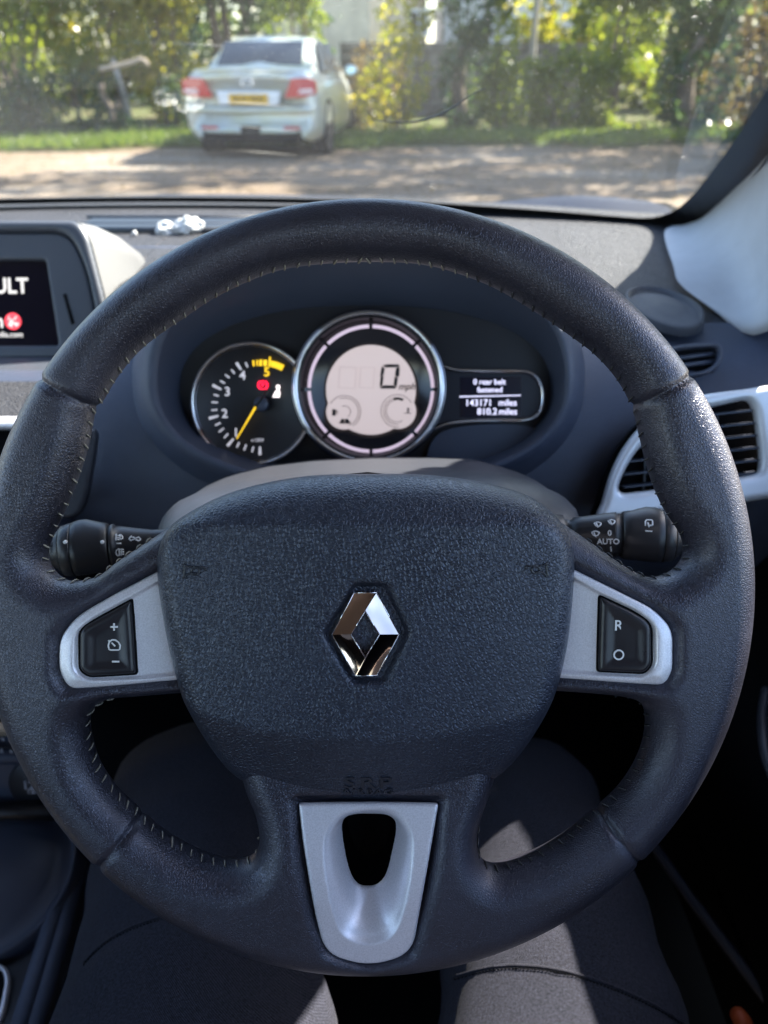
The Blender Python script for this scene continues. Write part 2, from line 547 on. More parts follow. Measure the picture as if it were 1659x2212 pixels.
# black printed border along pillar and lower edge, on the inner face
EDGE_IN = [(2010,-260),(1850,-50),(1770,55),(1700,150),(1659,195),(1600,285),(1540,368),(1490,428),(1455,456),(1410,470),(1330,467),(1200,456),(1060,446),(900,436),(700,430),(400,426),(200,427),(0,430),(-60,431)]
EDGE_OUT = [(2085,-200),(1920,5),(1838,105),(1765,200),(1725,252),(1662,332),(1604,410),(1552,466),(1496,502),(1425,506),(1330,492),(1200,476),(1060,462),(900,448),(700,441),(400,437),(200,438),(0,442),(-60,443)]
ei = spline(np.array(EDGE_IN, float), False, 12); eo = resample(spline(np.array(EDGE_OUT, float), False, 12), False, 12)
n_ = min(len(ei), len(eo))
def rs(P, n):
    L_ = np.concatenate([[0], np.cumsum(np.linalg.norm(np.diff(P, axis=0), axis=1))])
    s = np.linspace(0, L_[-1], n)
    return np.stack([np.interp(s, L_, P[:, 0]), np.interp(s, L_, P[:, 1])], 1)
ei, eo = rs(np.array(ei), 110), rs(np.array(eo), 110)
ra = [on_screen(*p, off=0.004) for p in ei]; rb = [on_screen(*p, off=0.004) for p in eo]
rc = [on_screen(*p, off=0.012) for p in eo]
obj('black_border', loft([ra, rb, rc], closed=False), M['black'], wsc)
# printed dots fading out along the pillar side
dots = []
for k in range(18, 52):
    p = ei[k]; q = ei[k + 1]; t = (q - p) / np.linalg.norm(q - p); nn = np.array([t[1], -t[0]])
    if (nn @ (eo[k] - p)) > 0: nn = -nn
    L_ = np.linalg.norm(q - p)
    for r_ in range(9):
        for sub in range(max(1, int(L_ / 5))):
            c = p + t * ((sub + 0.5 * (r_ % 2)) * 5) + nn * (2 + r_ * 4.4)
            rad = 0.0011 * (1 - r_ / 9.5)
            o_ = on_screen(*c, off=0.0035); d1 = (on_screen(c[0] + 1, c[1], off=0.0035) - o_).normalized(); d2 = (on_screen(c[0], c[1] + 1, off=0.0035) - o_).normalized()
            dots.append(([tuple(o_ + d1 * rad * math.cos(a) + d2 * rad * math.sin(a)) for a in np.linspace(0, 2 * math.pi, 6, endpoint=False)], [tuple(range(6))]))
tag(obj('printed_dots', join(*dots), M['black'], wsc, smooth=False), kind='stuff')
# thin curved line left on the glass
cr = [on_screen(*p, off=0.002) for p in spline(np.array([(800,258),(850,264),(890,264),(940,252),(985,228),(1020,203),(1048,190)], float), False, 6)]
obj('curved_streak', tube(cr, [0.0003 + 0.0007 * math.sin(math.pi * i / (len(cr) - 1)) for i in range(len(cr))], 6), M['black'], wsc)

# ---- pillar trim (pale grey), right of the glass
pil = thing('windscreen_pillar', 'pale grey moulded trim of the sloping windscreen pillar', 'pillar trim')
inner = [(1438,492),(1442,520),(1455,575),(1470,612),(1500,632),(1545,665),(1580,700),(1600,712)]
def pillar_pt(px, py, depth): return at(px, py, depth)
rows = []
# rings run up the pillar; every ring crosses from the glass edge to the door side
prof_a = [(1437,497,0.985),(1490,488,0.98),(1536,455,0.95),(1600,375,0.86),(1659,285,0.76),(1740,165,0.66),(1900,-60,0.55),(2150,-420,0.46)]
prof_b = [(1455,575,0.83),(1520,560,0.83),(1575,530,0.82),(1640,460,0.77),(1700,380,0.70),(1790,270,0.62),(1960,40,0.53),(2220,-330,0.45)]
prof_c = [(1470,615,0.785),(1550,640,0.77),(1610,625,0.77),(1675,560,0.71),(1740,490,0.65),(1840,390,0.59),(2010,170,0.51),(2280,-200,0.43)]
prof_d = [(1540,668,0.755),(1605,718,0.72),(1650,715,0.70),(1715,660,0.66),(1790,600,0.61),(1900,510,0.56),(2070,300,0.49),(2350,-60,0.42)]
strips4 = []
for pr in (prof_a, prof_b, prof_c, prof_d):
    P = np.array([tuple(at(*p)) for p in pr]); strips4.append(resample(spline(P, False, 0.02), False, 0.02))
k_ = 40
def rs3(P, n):
    L_ = np.concatenate([[0], np.cumsum(np.linalg.norm(np.diff(P, axis=0), axis=1))]); s = np.linspace(0, L_[-1], n)
    return np.stack([np.interp(s, L_, P[:, i]) for i in range(3)], 1)
S4 = [rs3(s, k_) for s in strips4]
# smooth across
cross = []
for i in range(k_):
    q = spline(np.array([S4[0][i] + np.array([0.02, 0.03, 0.0]), S4[0][i], S4[1][i], S4[2][i], S4[3][i], S4[3][i] + np.array([0.03, 0.06, -0.02])]), False, 0.004)
    cross.append(rs3(q, 26))
obj('pillar_body', tube([tuple(p + np.array([0.035, 0.035, 0.022])) for p in S4[0]], [0.004 + 0.030 * min(1, i / 12) for i in range(len(S4[0]))], 10), M['black'], pil)
pt = obj('pillar_cover', loft([list(map(tuple, r)) for r in cross], closed=False), M['trim'], pil)

# ---- roof, door and far pillar: they shade the cabin
rf = thing('headliner', 'pale headlining of the car roof above the driver', 'roof')
rows = []
for y in np.linspace(0.44, -1.2, 12):
    rows.append([(x, y, 1.39 + 0.05 * math.sin(math.pi * (x + 1.05) / 1.36) + 0.06 * min(1, (0.44 - y) / 0.4) - 0.03 * max(0, -y) ** 2) for x in np.linspace(-1.05, 0.30, 14)])
rf_low = obj('headlining', loft(rows, closed=False), M['lining'], rf)
sdm = rf_low.modifiers.new('thick', 'SOLIDIFY'); sdm.thickness = 0.03; sdm.offset = 1
vi = thing('added_sun_visor', 'grey sun visor added out of view to shade the upper rim', 'sun visor')  # unseen, added to keep direct sun off the top of the rim
vz = inflate(resample(np.array([(-0.28, 0.0), (0.30, 0.0), (0.30, 0.20), (-0.28, 0.20)]), True, 0.01), [], 0.006, 0.012, 0.010, 0.010)
vo0 = obj('visor_board', vz, M['lining'], vi); vo0.matrix_world = Matrix.Translation((0.01, 0.62, 1.262)) @ Matrix.Rotation(R(180 - 27), 4, 'X')
cr_ = obj('cant_rail', tube(spline(np.array([(0.40, 0.68, 1.27), (0.375, 0.60, 1.32), (0.345, 0.42, 1.40), (0.34, 0.0, 1.44), (0.34, -1.1, 1.43)]), False, 0.05), 0.055, 12), M['lining'], rf)
dr = thing('door_card', 'black inner panel of the driver door beside the right leg', 'car door')
rows = []
for y in np.linspace(0.66, -0.7, 20):
    bulge = 0.02 * math.sin(y * 4)
    rows.append([(0.345 + bulge, y, 0.30), (0.335 + bulge, y, 0.45), (0.345 + bulge, y, 0.60), (0.37, y, 0.70), (0.38, y, 0.84), (0.395, y, 0.96), (0.41, y, 0.984), (0.45, y, 0.987), (0.46, y, 0.93), (0.46, y, 0.3)])
obj('door_panel', loft(rows, closed=False), M['matblack'], dr)
sail = [(0.432, 0.665, 0.945), (0.432, 0.86, 0.945), (0.405, 0.80, 1.10), (0.385, 0.72, 1.20), (0.40, 0.69, 1.12)]  # unseen panel, added to shade the right end of the fascia
so = obj('added_sail_panel', (sail + [(x + 0.012, y, z) for x, y, z in sail], [(0, 1, 2, 3, 4), (9, 8, 7, 6, 5), (0, 5, 6, 1), (1, 6, 7, 2), (2, 7, 8, 3), (3, 8, 9, 4), (4, 9, 5, 0)]), M['black'], dr, smooth=False)
pth = [at(1655,1490,0.62), at(1647,1540,0.60), at(1648,1590,0.58), at(1656,1640,0.565), at(1680,1700,0.55)]
obj('door_pull', tube(spline(np.array([tuple(p) for p in pth]), False, 0.006), 0.004, 10), M['shroud'], dr)
pth = [at_z(1365,1760,0.42), at_z(1500,1950,0.42), at_z(1659,2160,0.42), at_z(1740,2260,0.42)]
obj('sill_edge', tube(spline(np.array([tuple(p) for p in pth]), False, 0.02), 0.006, 10), M['smooth'], dr)
tagp = at(1602, 2204, 0.62)
ot = obj('orange_tab', xf(lathe([(-0.012, 0.002), (-0.010, 0.0065), (0.006, 0.0075), (0.014, 0.005), (0.016, 0.001)], 16), Matrix.Translation(tagp) @ Matrix.Rotation(R(60), 4, 'Y')),
         mat('orange_plastic', (0.55, 0.10, 0.03), 0.5), None)
tag(ot, 'small orange plastic tab low beside the door sill', 'plastic tab')

pd = thing('passenger_door', 'black inner panel of the far passenger door', 'car door')
rows = []
for y in np.linspace(1.25, -1.3, 16):
    rows.append([(-1.06, y, 0.28), (-1.05, y, 0.60), (-1.08, y, 0.86), (-1.11, y, 0.94), (-1.16, y, 0.94), (-1.16, y, 0.3)])
obj('door_panel', loft(rows, closed=False), M['matblack'], pd)
obj('door_pillar', tube([(-1.12, -0.35, 0.93), (-1.04, -0.38, 1.42)], 0.06, 10), M['trim'], pd)
rb = thing('rear_bench', 'black rear bench backrest behind the front seats', 'seat')
obj('backrest', inflate(resample(np.array([(-1.1, 0.0), (0.42, 0.0), (0.42, 0.72), (-1.1, 0.72)]), True, 0.03), [], 0.02, 0.08, 0.08, 0.08), M['seat'], rb).matrix_world = Matrix.Translation((0, -1.25, 0.33)) @ Matrix.Rotation(R(78), 4, 'X')
mirr = thing('wing_mirror', 'black door mirror housing outside the driver window', 'mirror')
mo = obj('housing', inflate(resample(np.array([(-0.10, -0.075), (0.10, -0.085), (0.11, 0.07), (-0.09, 0.085)]), True, 0.01), [], 0.006, 0.05, 0.05, 0.05), M['black'], mirr)
mo.matrix_world = Matrix.Translation((0.64, 0.80, 1.04)) @ Matrix.Rotation(R(90), 4, 'X')
obj('mirror_foot', tube([(0.58, 0.82, 1.0), (0.50, 0.82, 0.97), (0.44, 0.80, 0.95)], [0.02, 0.022, 0.03], 10), M['black'], mirr)

# ================================================================== dashboard
dash = thing('dashboard', 'dark grained dashboard with a raised instrument hood and silver framed vents', 'dashboard')
PROF = [(1.375,0.982),(1.30,0.984),(1.15,0.982),(0.98,0.977),(0.86,0.972),(0.78,0.966),(0.72,0.955),(0.67,0.937),(0.63,0.910),(0.606,0.875),(0.596,0.83),(0.60,0.79),(0.63,0.73),(0.70,0.66)]
prof = spline(np.array(PROF), False, 0.012)
def dash_rows(x0, x1, n, prof):
    rows = []
    for x in np.linspace(x0, x1, n):
        r_ = []
        for y, z in prof:
            yy = y
            if y > 1.0: yy = 1.0 + (y - 1.0) * (screen_y(x) + 0.012 - 1.0) / 0.372
            r_.append((x, yy, z))
        rows.append(r_)
    return rows
obj('dash_top', [None, loft(dash_rows(-0.288, 0.47, 32, prof), closed=False)][1], M['pad'], dash)
prof_far = [p for p in prof if p[0] > 0.93]
prof_far = np.vstack([prof_far, [(0.93, 0.93), (0.93, 0.85)]])
obj('dash_top', loft(dash_rows(-1.1, -0.2885, 24, prof_far), closed=False), M['pad'], dash)
# lower right fascia in plain dark plastic lies just proud of the pad below the bend
prof_low = np.array([p for p in prof if p[0] < 0.735 and p[1] < 0.958])
rows = []
for x in np.linspace(-0.2882, 0.4702, 24):
    rows.append([(x, y - 0.0025, z + 0.002) for y, z in prof_low])
obj('fascia', loft(rows, closed=False), M['plastic'], dash)
# slot along the top pad (demister)
def quad_strip(pa, pb, z, h=0.0):
    return [tuple(at_z(*p, z)) for p in pa], [tuple(at_z(*p, z)) for p in pb]
A_, B_ = at_z(205, 488, 0.972), at_z(640, 484, 0.972)
A2, B2 = at_z(205, 514, 0.972), at_z(640, 512, 0.972)
obj('demister_slot', join(box((A_.x + B_.x) / 2, (A_.y + A2.y) / 2, 0.9805, B_.x - A_.x, abs(A_.y - A2.y), 0.006)), M['black'], dash, smooth=False)
for yy_, hh in ((A_.y + 0.004, 0.005), ((A_.y + A2.y) / 2, 0.0035), (A2.y - 0.004, 0.006)):
    obj('slot_rail', tube([(A_.x - 0.01, yy_, 0.981), (B_.x, yy_, 0.981)], hh, 10), M['black'], dash)
# ridge where the pad steps down
ra_ = [at_z(x, 543, 0.972) for x in (225, 330, 480)]
obj('pad_ridge', tube([tuple(p) for p in ra_], 0.006, 10), M['smooth'], dash)

# ---- speaker grille
sc_ = at_z(1432, 663, 0.967); ex = at_z(1502, 663, 0.967).x - sc_.x
ey = abs(at_z(1432, 625, 0.967).y - at_z(1432, 702, 0.967).y) / 2
rings = []
for k, (f, dz) in enumerate(((1.05, -0.004), (1.04, 0.003), (0.97, 0.0045), (0.93, 0.002), (0.90, -0.0005), (0.5, 0.003), (0.02, 0.004))):
    rings.append([(sc_.x + ex * f * math.cos(t), sc_.y + ey * f * math.sin(t), 0.9675 - 0.10 * max(0, (sc_.y - ey * 0.2) - (sc_.y + ey * f * math.sin(t))) + dz) for t in np.linspace(0, 2 * math.pi, 48, endpoint=False)])
spk = obj('speaker_grille', loft(rings, True, False, True), mat('speaker_mesh', (0.055, 0.060, 0.078), 0.5, grain=900, grain_d=0.0006), dash)

# ---- small side demister vent
SV = Frame(at(1505, 778, 0.683), R(42), R(-4))
svo = spline(SV.ps([(1400,768),(1450,750),(1510,742),(1550,742),(1560,755),(1557,785),(1535,806),(1500,815),(1430,812)]), step=0.002)
svi = spline(SV.ps([(1420,772),(1460,758),(1515,752),(1543,752),(1548,762),(1545,780),(1528,797),(1495,805),(1440,803)]), step=0.002)
sv = obj('side_vent', inflate(svo, [svi], 0.0009, 0.003, 0.004, 0.006), M['smooth'], dash)
sv.matrix_world = SV.m
o_ = obj('vent_back', prism(svo, -0.016, -0.010), M['matblack'], sv, smooth=False)
for yy in (770, 787):
    a, b = SV.p3(1405, yy + 12, -0.004), SV.p3(1552, yy - 8, -0.004)
    obj('slat', tube([a, (a + b) / 2, b], 0.0021, 6), M['smooth'], sv)

# ---- large vent with silver frame
VF = Frame(at(1480, 985, 0.630), R(27), R(-3))
vo_ = spline(VF.ps([(1289,1118),(1300,1085),(1318,1025),(1345,970),(1385,920),(1430,886),(1500,858),(1600,842),(1720,836),(1730,900),(1735,1000),(1730,1066),(1650,1078),(1560,1092),(1450,1105),(1330,1119)]), step=0.002)
vi_ = spline(VF.ps([(1335,1056),(1352,1010),(1380,968),(1420,930),(1480,895),(1560,875),(1613,866),(1625,880),(1636,940),(1641,1000),(1636,1020),(1600,1030),(1500,1045),(1380,1062),(1342,1064)]), step=0.002)
vent = obj('air_vent', inflate(vo_, [vi_], 0.0010, 0.006, 0.006, 0.010), mat('silver_vent_frame', (0.78, 0.80, 0.83), 0.40, metal=0.35, grain=3000, grain_d=0.00002, grain_kind='NOISE'), dash)
vent.matrix_world = VF.m
obj('vent_back', prism(vo_, -0.024, -0.019), M['matblack'], vent, smooth=False)
vp = VF.p
for k in range(7):
    y0 = 892 + k * 27
    xl = 1400 - 26 * k if k < 3 else 1352
    a, b = VF.p3(1345, y0 + 24, -0.006), VF.p3(1645, y0 - 8, -0.006)
    ts = np.linspace(0, 1, 60); LP = np.array([(a.x + (b.x - a.x) * t, a.y + (b.y - a.y) * t) for t in ts])
    ok = poly_dist(LP, [vi_]) > -0.002
    if not ok.any(): continue
    a, b = a.lerp(b, float(ts[ok].min())), a.lerp(b, float(ts[ok].max()))
    m_ = (a + b) / 2
    V_, f_ = box(0, 0, 0, (b - a).length, 0.0012, 0.012)
    Mx = Matrix.Translation(m_) @ Matrix.Rotation(math.atan2(b.y - a.y, b.x - a.x), 4, 'Z') @ Matrix.Rotation(R(4), 4, 'X')
    obj('slat', xf((V_, f_), Mx), M['smooth'], vent, smooth=False)
for xx in (1395, 1470, 1545):
    a = VF.p3(xx, 900, -0.018); b = VF.p3(xx, 1060, -0.018)
    obj('vane', join(box(a.x, (a.y + b.y) / 2, -0.016, 0.0016, abs(a.y - b.y), 0.006)), M['black'], vent, smooth=False)

# ---- left side edge of the wheel bay: a pale moulded strip
EF = Frame(at(200, 1010, 0.645), R(26), R(12))
st = spline(EF.ps([(203,925),(212,935),(210,970),(200,1030),(188,1085),(172,1112),(150,1120),(120,1115),(150,1030),(185,940)]), step=0.0015)
e_o = obj('edge_strip', inflate(st, [], 0.0010, 0.004, 0.006, 0.01), M['shroud'], dash)
e_o.matrix_world = EF.m

# ================================================================== instrument cluster in its hood
CFm = Frame(at(797, 838, 0.66), R(24))
clu = thing('instrument_cluster', 'hooded instrument cluster with round rev counter, digital speedometer and trip display', 'instrument cluster', CFm.m)
def oval(cx, cy, rx, ry, w, n=96, pw=2.3, upk=1.0):
    out = []
    for t in np.linspace(0, 2 * math.pi, n, endpoint=False):
        c, s = math.cos(t), math.sin(t)
        x = cx + rx * math.copysign(abs(c) ** (2 / pw), c); y = cy - ry * (upk if s > 0 else 1.0) * math.copysign(abs(s) ** (2 / pw), s)
        a = CFm.p(x, y, w)
        out.append((a[0], a[1], w))
    return out
bowl = [oval(790,838,398,176,-0.004), oval(788,836,408,184,0.004), oval(784,830,425,200,0.022,upk=1.13), oval(780,824,440,216,0.040,upk=1.24), oval(778,822,447,224,0.047)]
obj('bezel_bowl', loft(bowl[:4], True), M['smooth'], clu)
def topw(ring, dw):
    """the hood reaches further out over the top"""
    return ring
out_r = [oval(780,824,440,216,0.040,upk=1.24), oval(778,820,448,226,0.0455,upk=1.24), oval(776,818,458,236,0.045,upk=1.22), oval(774,816,470,250,0.036,upk=1.18), oval(774,818,482,268,0.012,upk=1.1), oval(774,830,490,282,-0.03), oval(774,840,500,300,-0.08)]
obj('hood', loft(out_r, True), M['plastic'], clu)
obj('back_plate', ([tuple(p) for p in oval(790,838,404,180,-0.002)], [tuple(range(96))]), mat('cluster_plate', (0.011, 0.012, 0.016), 0.35), clu, smooth=False)
# lower shelf of the bowl
sh = [CFm.p3(960,930,0.002), CFm.p3(1150,925,0.002), CFm.p3(1178,955,0.012), CFm.p3(1120,1005,0.022), CFm.p3(930,1010,0.022), CFm.p3(930,960,0.006)]
sh2 = spline(np.array([(p.x, p.y) for p in sh]), step=0.003)
obj('lower_shelf', prism(sh2, 0.001, 0.006), M['smooth'], clu, smooth=False)

def cpx(px, py, w=0.0): return CFm.p(px, py, w)
def crad(px, w=0.0): return abs(CFm.p(797 + px, 838, w)[0] - CFm.p(797, 838, w)[0])
def torus_ring(c, r, tr_, w, n=96):
    return tube([(c[0] + r * math.cos(t), c[1] + r * math.sin(t), w) for t in np.linspace(0, 2 * math.pi, n, endpoint=False)], tr_, 10, closed=True)

# rev counter
TCx, TCy = 545, 873
tc_ = cpx(TCx, TCy, 0.006); trd = crad(128)
M['dial'] = mat('dial_face', (0.008, 0.008, 0.011), 0.5)
tach = obj('rev_counter', lathe([(0.0, trd * 1.0), (0.004, trd * 1.0), (0.004, trd * 0.93), (0.001, trd * 0.90), (0.0008, 0.0001)], 72), M['dial'], clu)
def dial_to(o, c, w):
    o.data.transform(Matrix.Translation((c[0], c[1], w)) @ Matrix.Rotation(R(-90), 4, 'Y') @ Matrix.Diagonal((1, 1, 1, 1)))
    return o
dial_to(tach, tc_, 0.002)
obj('chrome_ring', torus_ring(tc_, trd, 0.0016, 0.008), M['chrome'], tach)
obj('inner_ring', torus_ring(tc_, trd * 0.955, 0.0011, 0.0065), M['chrome_dark'], tach)
M['lit_white'] = mat('lit_white', (0.5, 0.5, 0.52), 0.5, emit=(0.72, 0.70, 0.78), emit_s=0.099)
M['lit_yellow'] = mat('lit_yellow', (0.6, 0.40, 0.02), 0.5, emit=(1.0, 0.62, 0.02), emit_s=0.198)
M['lit_red'] = mat('lit_red', (0.5, 0.02, 0.03), 0.5, emit=(1.0, 0.01, 0.05), emit_s=0.465)
def tz(zx, zy): return ((480 + zx * 0.18083) * 0.86406, (820 + zy * 0.18083) * 0.86406)
DW = 0.0042
def tick(p0, p1, wd, m, taper=1.0):
    a = Vector(cpx(*tz(*p0), DW)); b = Vector(cpx(*tz(*p1), DW))
    t = (b - a).normalized(); n = Vector((-t.y, t.x)) * wd / 2
    return obj('tick', prism([a + n * taper, a - n * taper, b - n, b + n], DW, DW + 0.0004), m, tach, smooth=False)
for p0, p1 in (((940,1640),(940,1755)), ((575,1530),(490,1630)), ((365,1215),(235,1250)), ((405,850),(285,790)), ((680,580),(615,480))):
    tick(p0, p1, 0.0026, M['lit_white'], 0.6)
for p0, p1 in (((655,1580),(620,1650)), ((750,1610),(720,1690)), ((850,1640),(830,1715)), ((500,1460),(445,1520)), ((440,1385),(372,1440)), ((395,1310),(320,1345)),
               ((350,1130),(270,1138)), ((358,1030),(270,1025)), ((370,940),(300,920)), ((455,765),(390,728)), ((520,690),(460,645)), ((590,630),(545,575)), ((770,545),(740,475))):
    tick(p0, p1, 0.0013, M['lit_white'])
for q in ([(835,452),(860,445),(868,525),(845,530)], [(890,445),(912,440),(915,522),(895,525)], [(932,438),(970,440),(968,525),(930,525)], [(988,440),(1040,445),(1035,528),(985,522)],
          [(1068,395),(1092,405),(1078,540),(1055,530)], [(1092,450),(1180,472),(1278,515),(1238,590),(1160,555),(1085,535)]):
    obj('redline_block', prism([cpx(*tz(*p), DW) for p in q], DW, DW + 0.0004), M['lit_yellow'], tach, smooth=False)
for s, z, m_ in (('1', (608,1450), 'lit_white'), ('2', (452,1188), 'lit_white'), ('3', (490,885), 'lit_white'), ('4', (700,660), 'lit_white'), ('5', (1035,612), 'lit_yellow')):
    c = cpx(*tz(*z), DW)
    obj('numeral', text(s, 0.0108, Matrix.Translation((c[0], c[1], DW + 0.0002)), bold=0.0002), M[m_], tach, smooth=False)
c = cpx(*tz(900, 1550), DW)
obj('scale_legend', text('x1000', 0.0044, Matrix.Translation((c[0], c[1], DW + 0.0002)), shear=0.2), M['lit_white'], tach, smooth=False)
def rod(p0, p1, w0, w1, r0, r1, m, name):
    a = CFm.p3(*tz(*p0), w0); b = CFm.p3(*tz(*p1), w1)
    return obj(name, tube([a, b], [r0, r1], 8), m, tach)
rod((880,1090), (620,1530), 0.0105, 0.0095, 0.0009, 0.0005, M['lit_yellow'], 'needle')
rod((880,1090), (1040,870), 0.0105, 0.0105, 0.0012, 0.0012, M['black'], 'needle_tail')
hc = cpx(*tz(955, 1055), 0.008)
hb = obj('needle_hub', lathe([(0.0, 0.0066), (0.005, 0.0064), (0.0066, 0.0055), (0.0070, 0.0001)], 32), M['smooth'], tach); dial_to(hb, hc, 0.004)
c = cpx(*tz(980, 790), DW)
obj('brake_lamp', join(arc_band(c[0], c[1], 0.0030, 0.0038, 0, 2 * math.pi * 0.999, DW, DW + 0.0004, 24),
                       arc_band(c[0], c[1], 0.0040, 0.0047, R(-55), R(55), DW, DW + 0.0004), arc_band(c[0], c[1], 0.0040, 0.0047, R(125), R(235), DW, DW + 0.0004),
                       text('P', 0.0046, Matrix.Translation((c[0], c[1], DW + 0.0002)), bold=0.0002)), M['lit_red'], tach, smooth=False)
c = cpx(*tz(1172, 885), DW)
obj('belt_lamp', join(prism([(c[0] + x, c[1] + y) for x, y in ellipse(0.0012, 0.0042, 0.0018, 0.0020, 14)], DW, DW + 0.0004),
                      prism([(c[0] + x, c[1] + y) for x, y in ((-0.0038, -0.0046), (0.0024, -0.0046), (0.0030, -0.001), (0.0022, 0.0022), (-0.0006, 0.0016), (-0.0022, -0.0012))], DW, DW + 0.0004)),
    mat('lit_lamp', (0.6, 0.55, 0.55), 0.5, emit=(1.0, 0.88, 0.88), emit_s=0.341), tach, smooth=False)

# speedometer
scn = cpx(797, 838, 0.014); srd = crad(157, 0.012)
SWd = 0.010
sp = obj('speedometer', lathe([(0.0, srd * 1.02), (0.006, srd * 1.02), (0.010, srd * 0.985), (0.0105, srd * 0.955), (0.006, srd * 0.935), (0.003, srd * 0.90), (0.0005, srd * 0.88), (0.0004, 0.0001)], 96), mat('gloss_black', (0.010, 0.010, 0.014), 0.18), clu)
dial_to(sp, scn, SWd - 0.001)
obj('chrome_ring', torus_ring(scn, srd, 0.0020, SWd + 0.0085), M['chrome'], sp)
obj('outer_ring', torus_ring(scn, srd * 1.035, 0.0022, SWd + 0.003), M['chrome_dark'], sp)
def sz(zx, zy): return ((740 + zx * 0.22905) * 0.86406, (780 + zy * 0.22905) * 0.86406)
SL = SWd + 0.0012
c0 = cpx(*sz(818, 845), SL); rr1 = crad(0.1979 * 692, SL); rr0 = crad(0.1979 * 655, SL)
M['lit_lilac'] = mat('lit_lilac', (0.45, 0.36, 0.45), 0.5, emit=(0.80, 0.64, 0.78), emit_s=0.11)
for k in range(8):
    obj('light_segment', arc_band(c0[0], c0[1], rr0, rr1, R(45 * k + 1.6), R(45 * k + 43.4), SL, SL + 0.0006, 12), M['lit_lilac'], sp, smooth=False)
cc = [(818,850,490), (523,1090,193), (1117,1082,194)]
pts = []
for t in np.linspace(0, 2 * math.pi, 160, endpoint=False):
    d = np.array([math.cos(t), math.sin(t)]); best = 0; o0 = np.array([818, 900.])
    for x, y, r_ in cc:
        oc = o0 - np.array([x, y]); b_ = oc @ d; q_ = b_ * b_ - (oc @ oc - r_ * r_)
        if q_ > 0:
            s_ = -b_ + math.sqrt(q_)
            if s_ > best: best = s_
    pts.append(tuple(cpx(*sz(*(o0 + d * best)), SL)))
lcd = obj('liquid_crystal_panel', prism(pts, SL - 0.0002, SL + 0.0004), mat('backlit_panel', (0.42, 0.36, 0.35), 0.35, emit=(0.76, 0.62, 0.60), emit_s=0.10), sp, smooth=False)
LD = SL + 0.0005
M['lcd_ink'] = mat('lcd_ink', (0.006, 0.006, 0.008), 0.5)
M['lcd_pale'] = mat('lcd_pale_ink', (0.39, 0.33, 0.33), 0.4, emit=(0.72, 0.58, 0.56), emit_s=0.088)
def ink(quads, name, m='lcd_ink'):
    return obj(name, join(*[prism([cpx(*sz(*p), LD) for p in q], LD, LD + 0.0003) for q in quads]), M[m], sp, smooth=False)
ink([[(945,580),(1000,570),(1115,572),(1135,590),(1100,605),(975,605)],
     [(935,595),(968,612),(958,680),(925,712),(918,700)], [(1132,600),(1128,690),(1115,715),(1080,690),(1092,612)],
     [(922,715),(958,690),(945,795),(912,820)], [(1112,720),(1100,815),(1065,795),(1078,700)],
     [(915,828),(948,800),(1065,800),(1098,822),(1080,836),(935,836)]], 'speed_digit')
c = cpx(*sz(1205, 815), LD)
obj('unit_lettering', text('mph', 0.0082, Matrix.Translation((c[0], c[1], LD + 0.0002)), shear=0.35, bold=0.0001), M['lcd_ink'], sp, smooth=False)
ink([[(470,590),(660,600),(660,615),(470,610)], [(470,610),(490,612),(470,820),(455,815)], [(455,815),(650,830),(650,842),(455,832)], [(650,610),(665,610),(650,830),(635,830)]], 'unlit_digit', 'lcd_pale')
ink([[(700,600),(860,600),(860,612),(700,612)], [(700,600),(715,612),(700,820),(685,815)], [(685,815),(850,825),(850,838),(685,830)], [(850,610),(865,610),(850,830),(835,830)]], 'unlit_digit', 'lcd_pale')
def zarc(cx, cy, r0, r1, a0, a1, name, m):
    c_ = cpx(*sz(cx, cy), LD); k = 0.1979
    return obj(name, arc_band(c_[0], c_[1], crad(r0 * k, LD), crad(r1 * k, LD), R(a0), R(a1), LD, LD + 0.0003, 24), M[m], sp, smooth=False)
M['lcd_mid'] = mat('lcd_mid_ink', (0.08, 0.06, 0.07), 0.5)
zarc(530, 1090, 174, 180, -60, 150, 'gauge_arc', 'lcd_mid'); zarc(530, 1090, 148, 154, -75, 110, 'gauge_arc', 'lcd_mid'); zarc(530, 1090, 62, 68, -60, 115, 'gauge_arc', 'lcd_mid')
zarc(1105, 1080, 174, 180, 30, 275, 'gauge_arc', 'lcd_mid'); zarc(1105, 1080, 142, 148, 60, 275, 'gauge_arc', 'lcd_mid'); zarc(1105, 1080, 118, 124, 95, 300, 'gauge_arc', 'lcd_mid')
zarc(1105, 1080, 120, 148, 62, 108, 'temperature_bar', 'lcd_ink')
ink([[(500,1165),(528,1168),(528,1222),(470,1215)], [(533,1168),(565,1165),(600,1215),(535,1222)]], 'fuel_bar')
ink([[(395,1062),(435,1062),(435,1132),(395,1132)], [(440,1070),(450,1070),(456,1110),(446,1112)]], 'fuel_symbol')
ink([[(1212,1045),(1232,1045),(1232,1100),(1212,1100)], [(1180,1100),(1260,1100),(1260,1108),(1180,1108)], [(1235,1060),(1250,1060),(1250,1066),(1235,1066)]], 'coolant_symbol', 'lcd_mid')

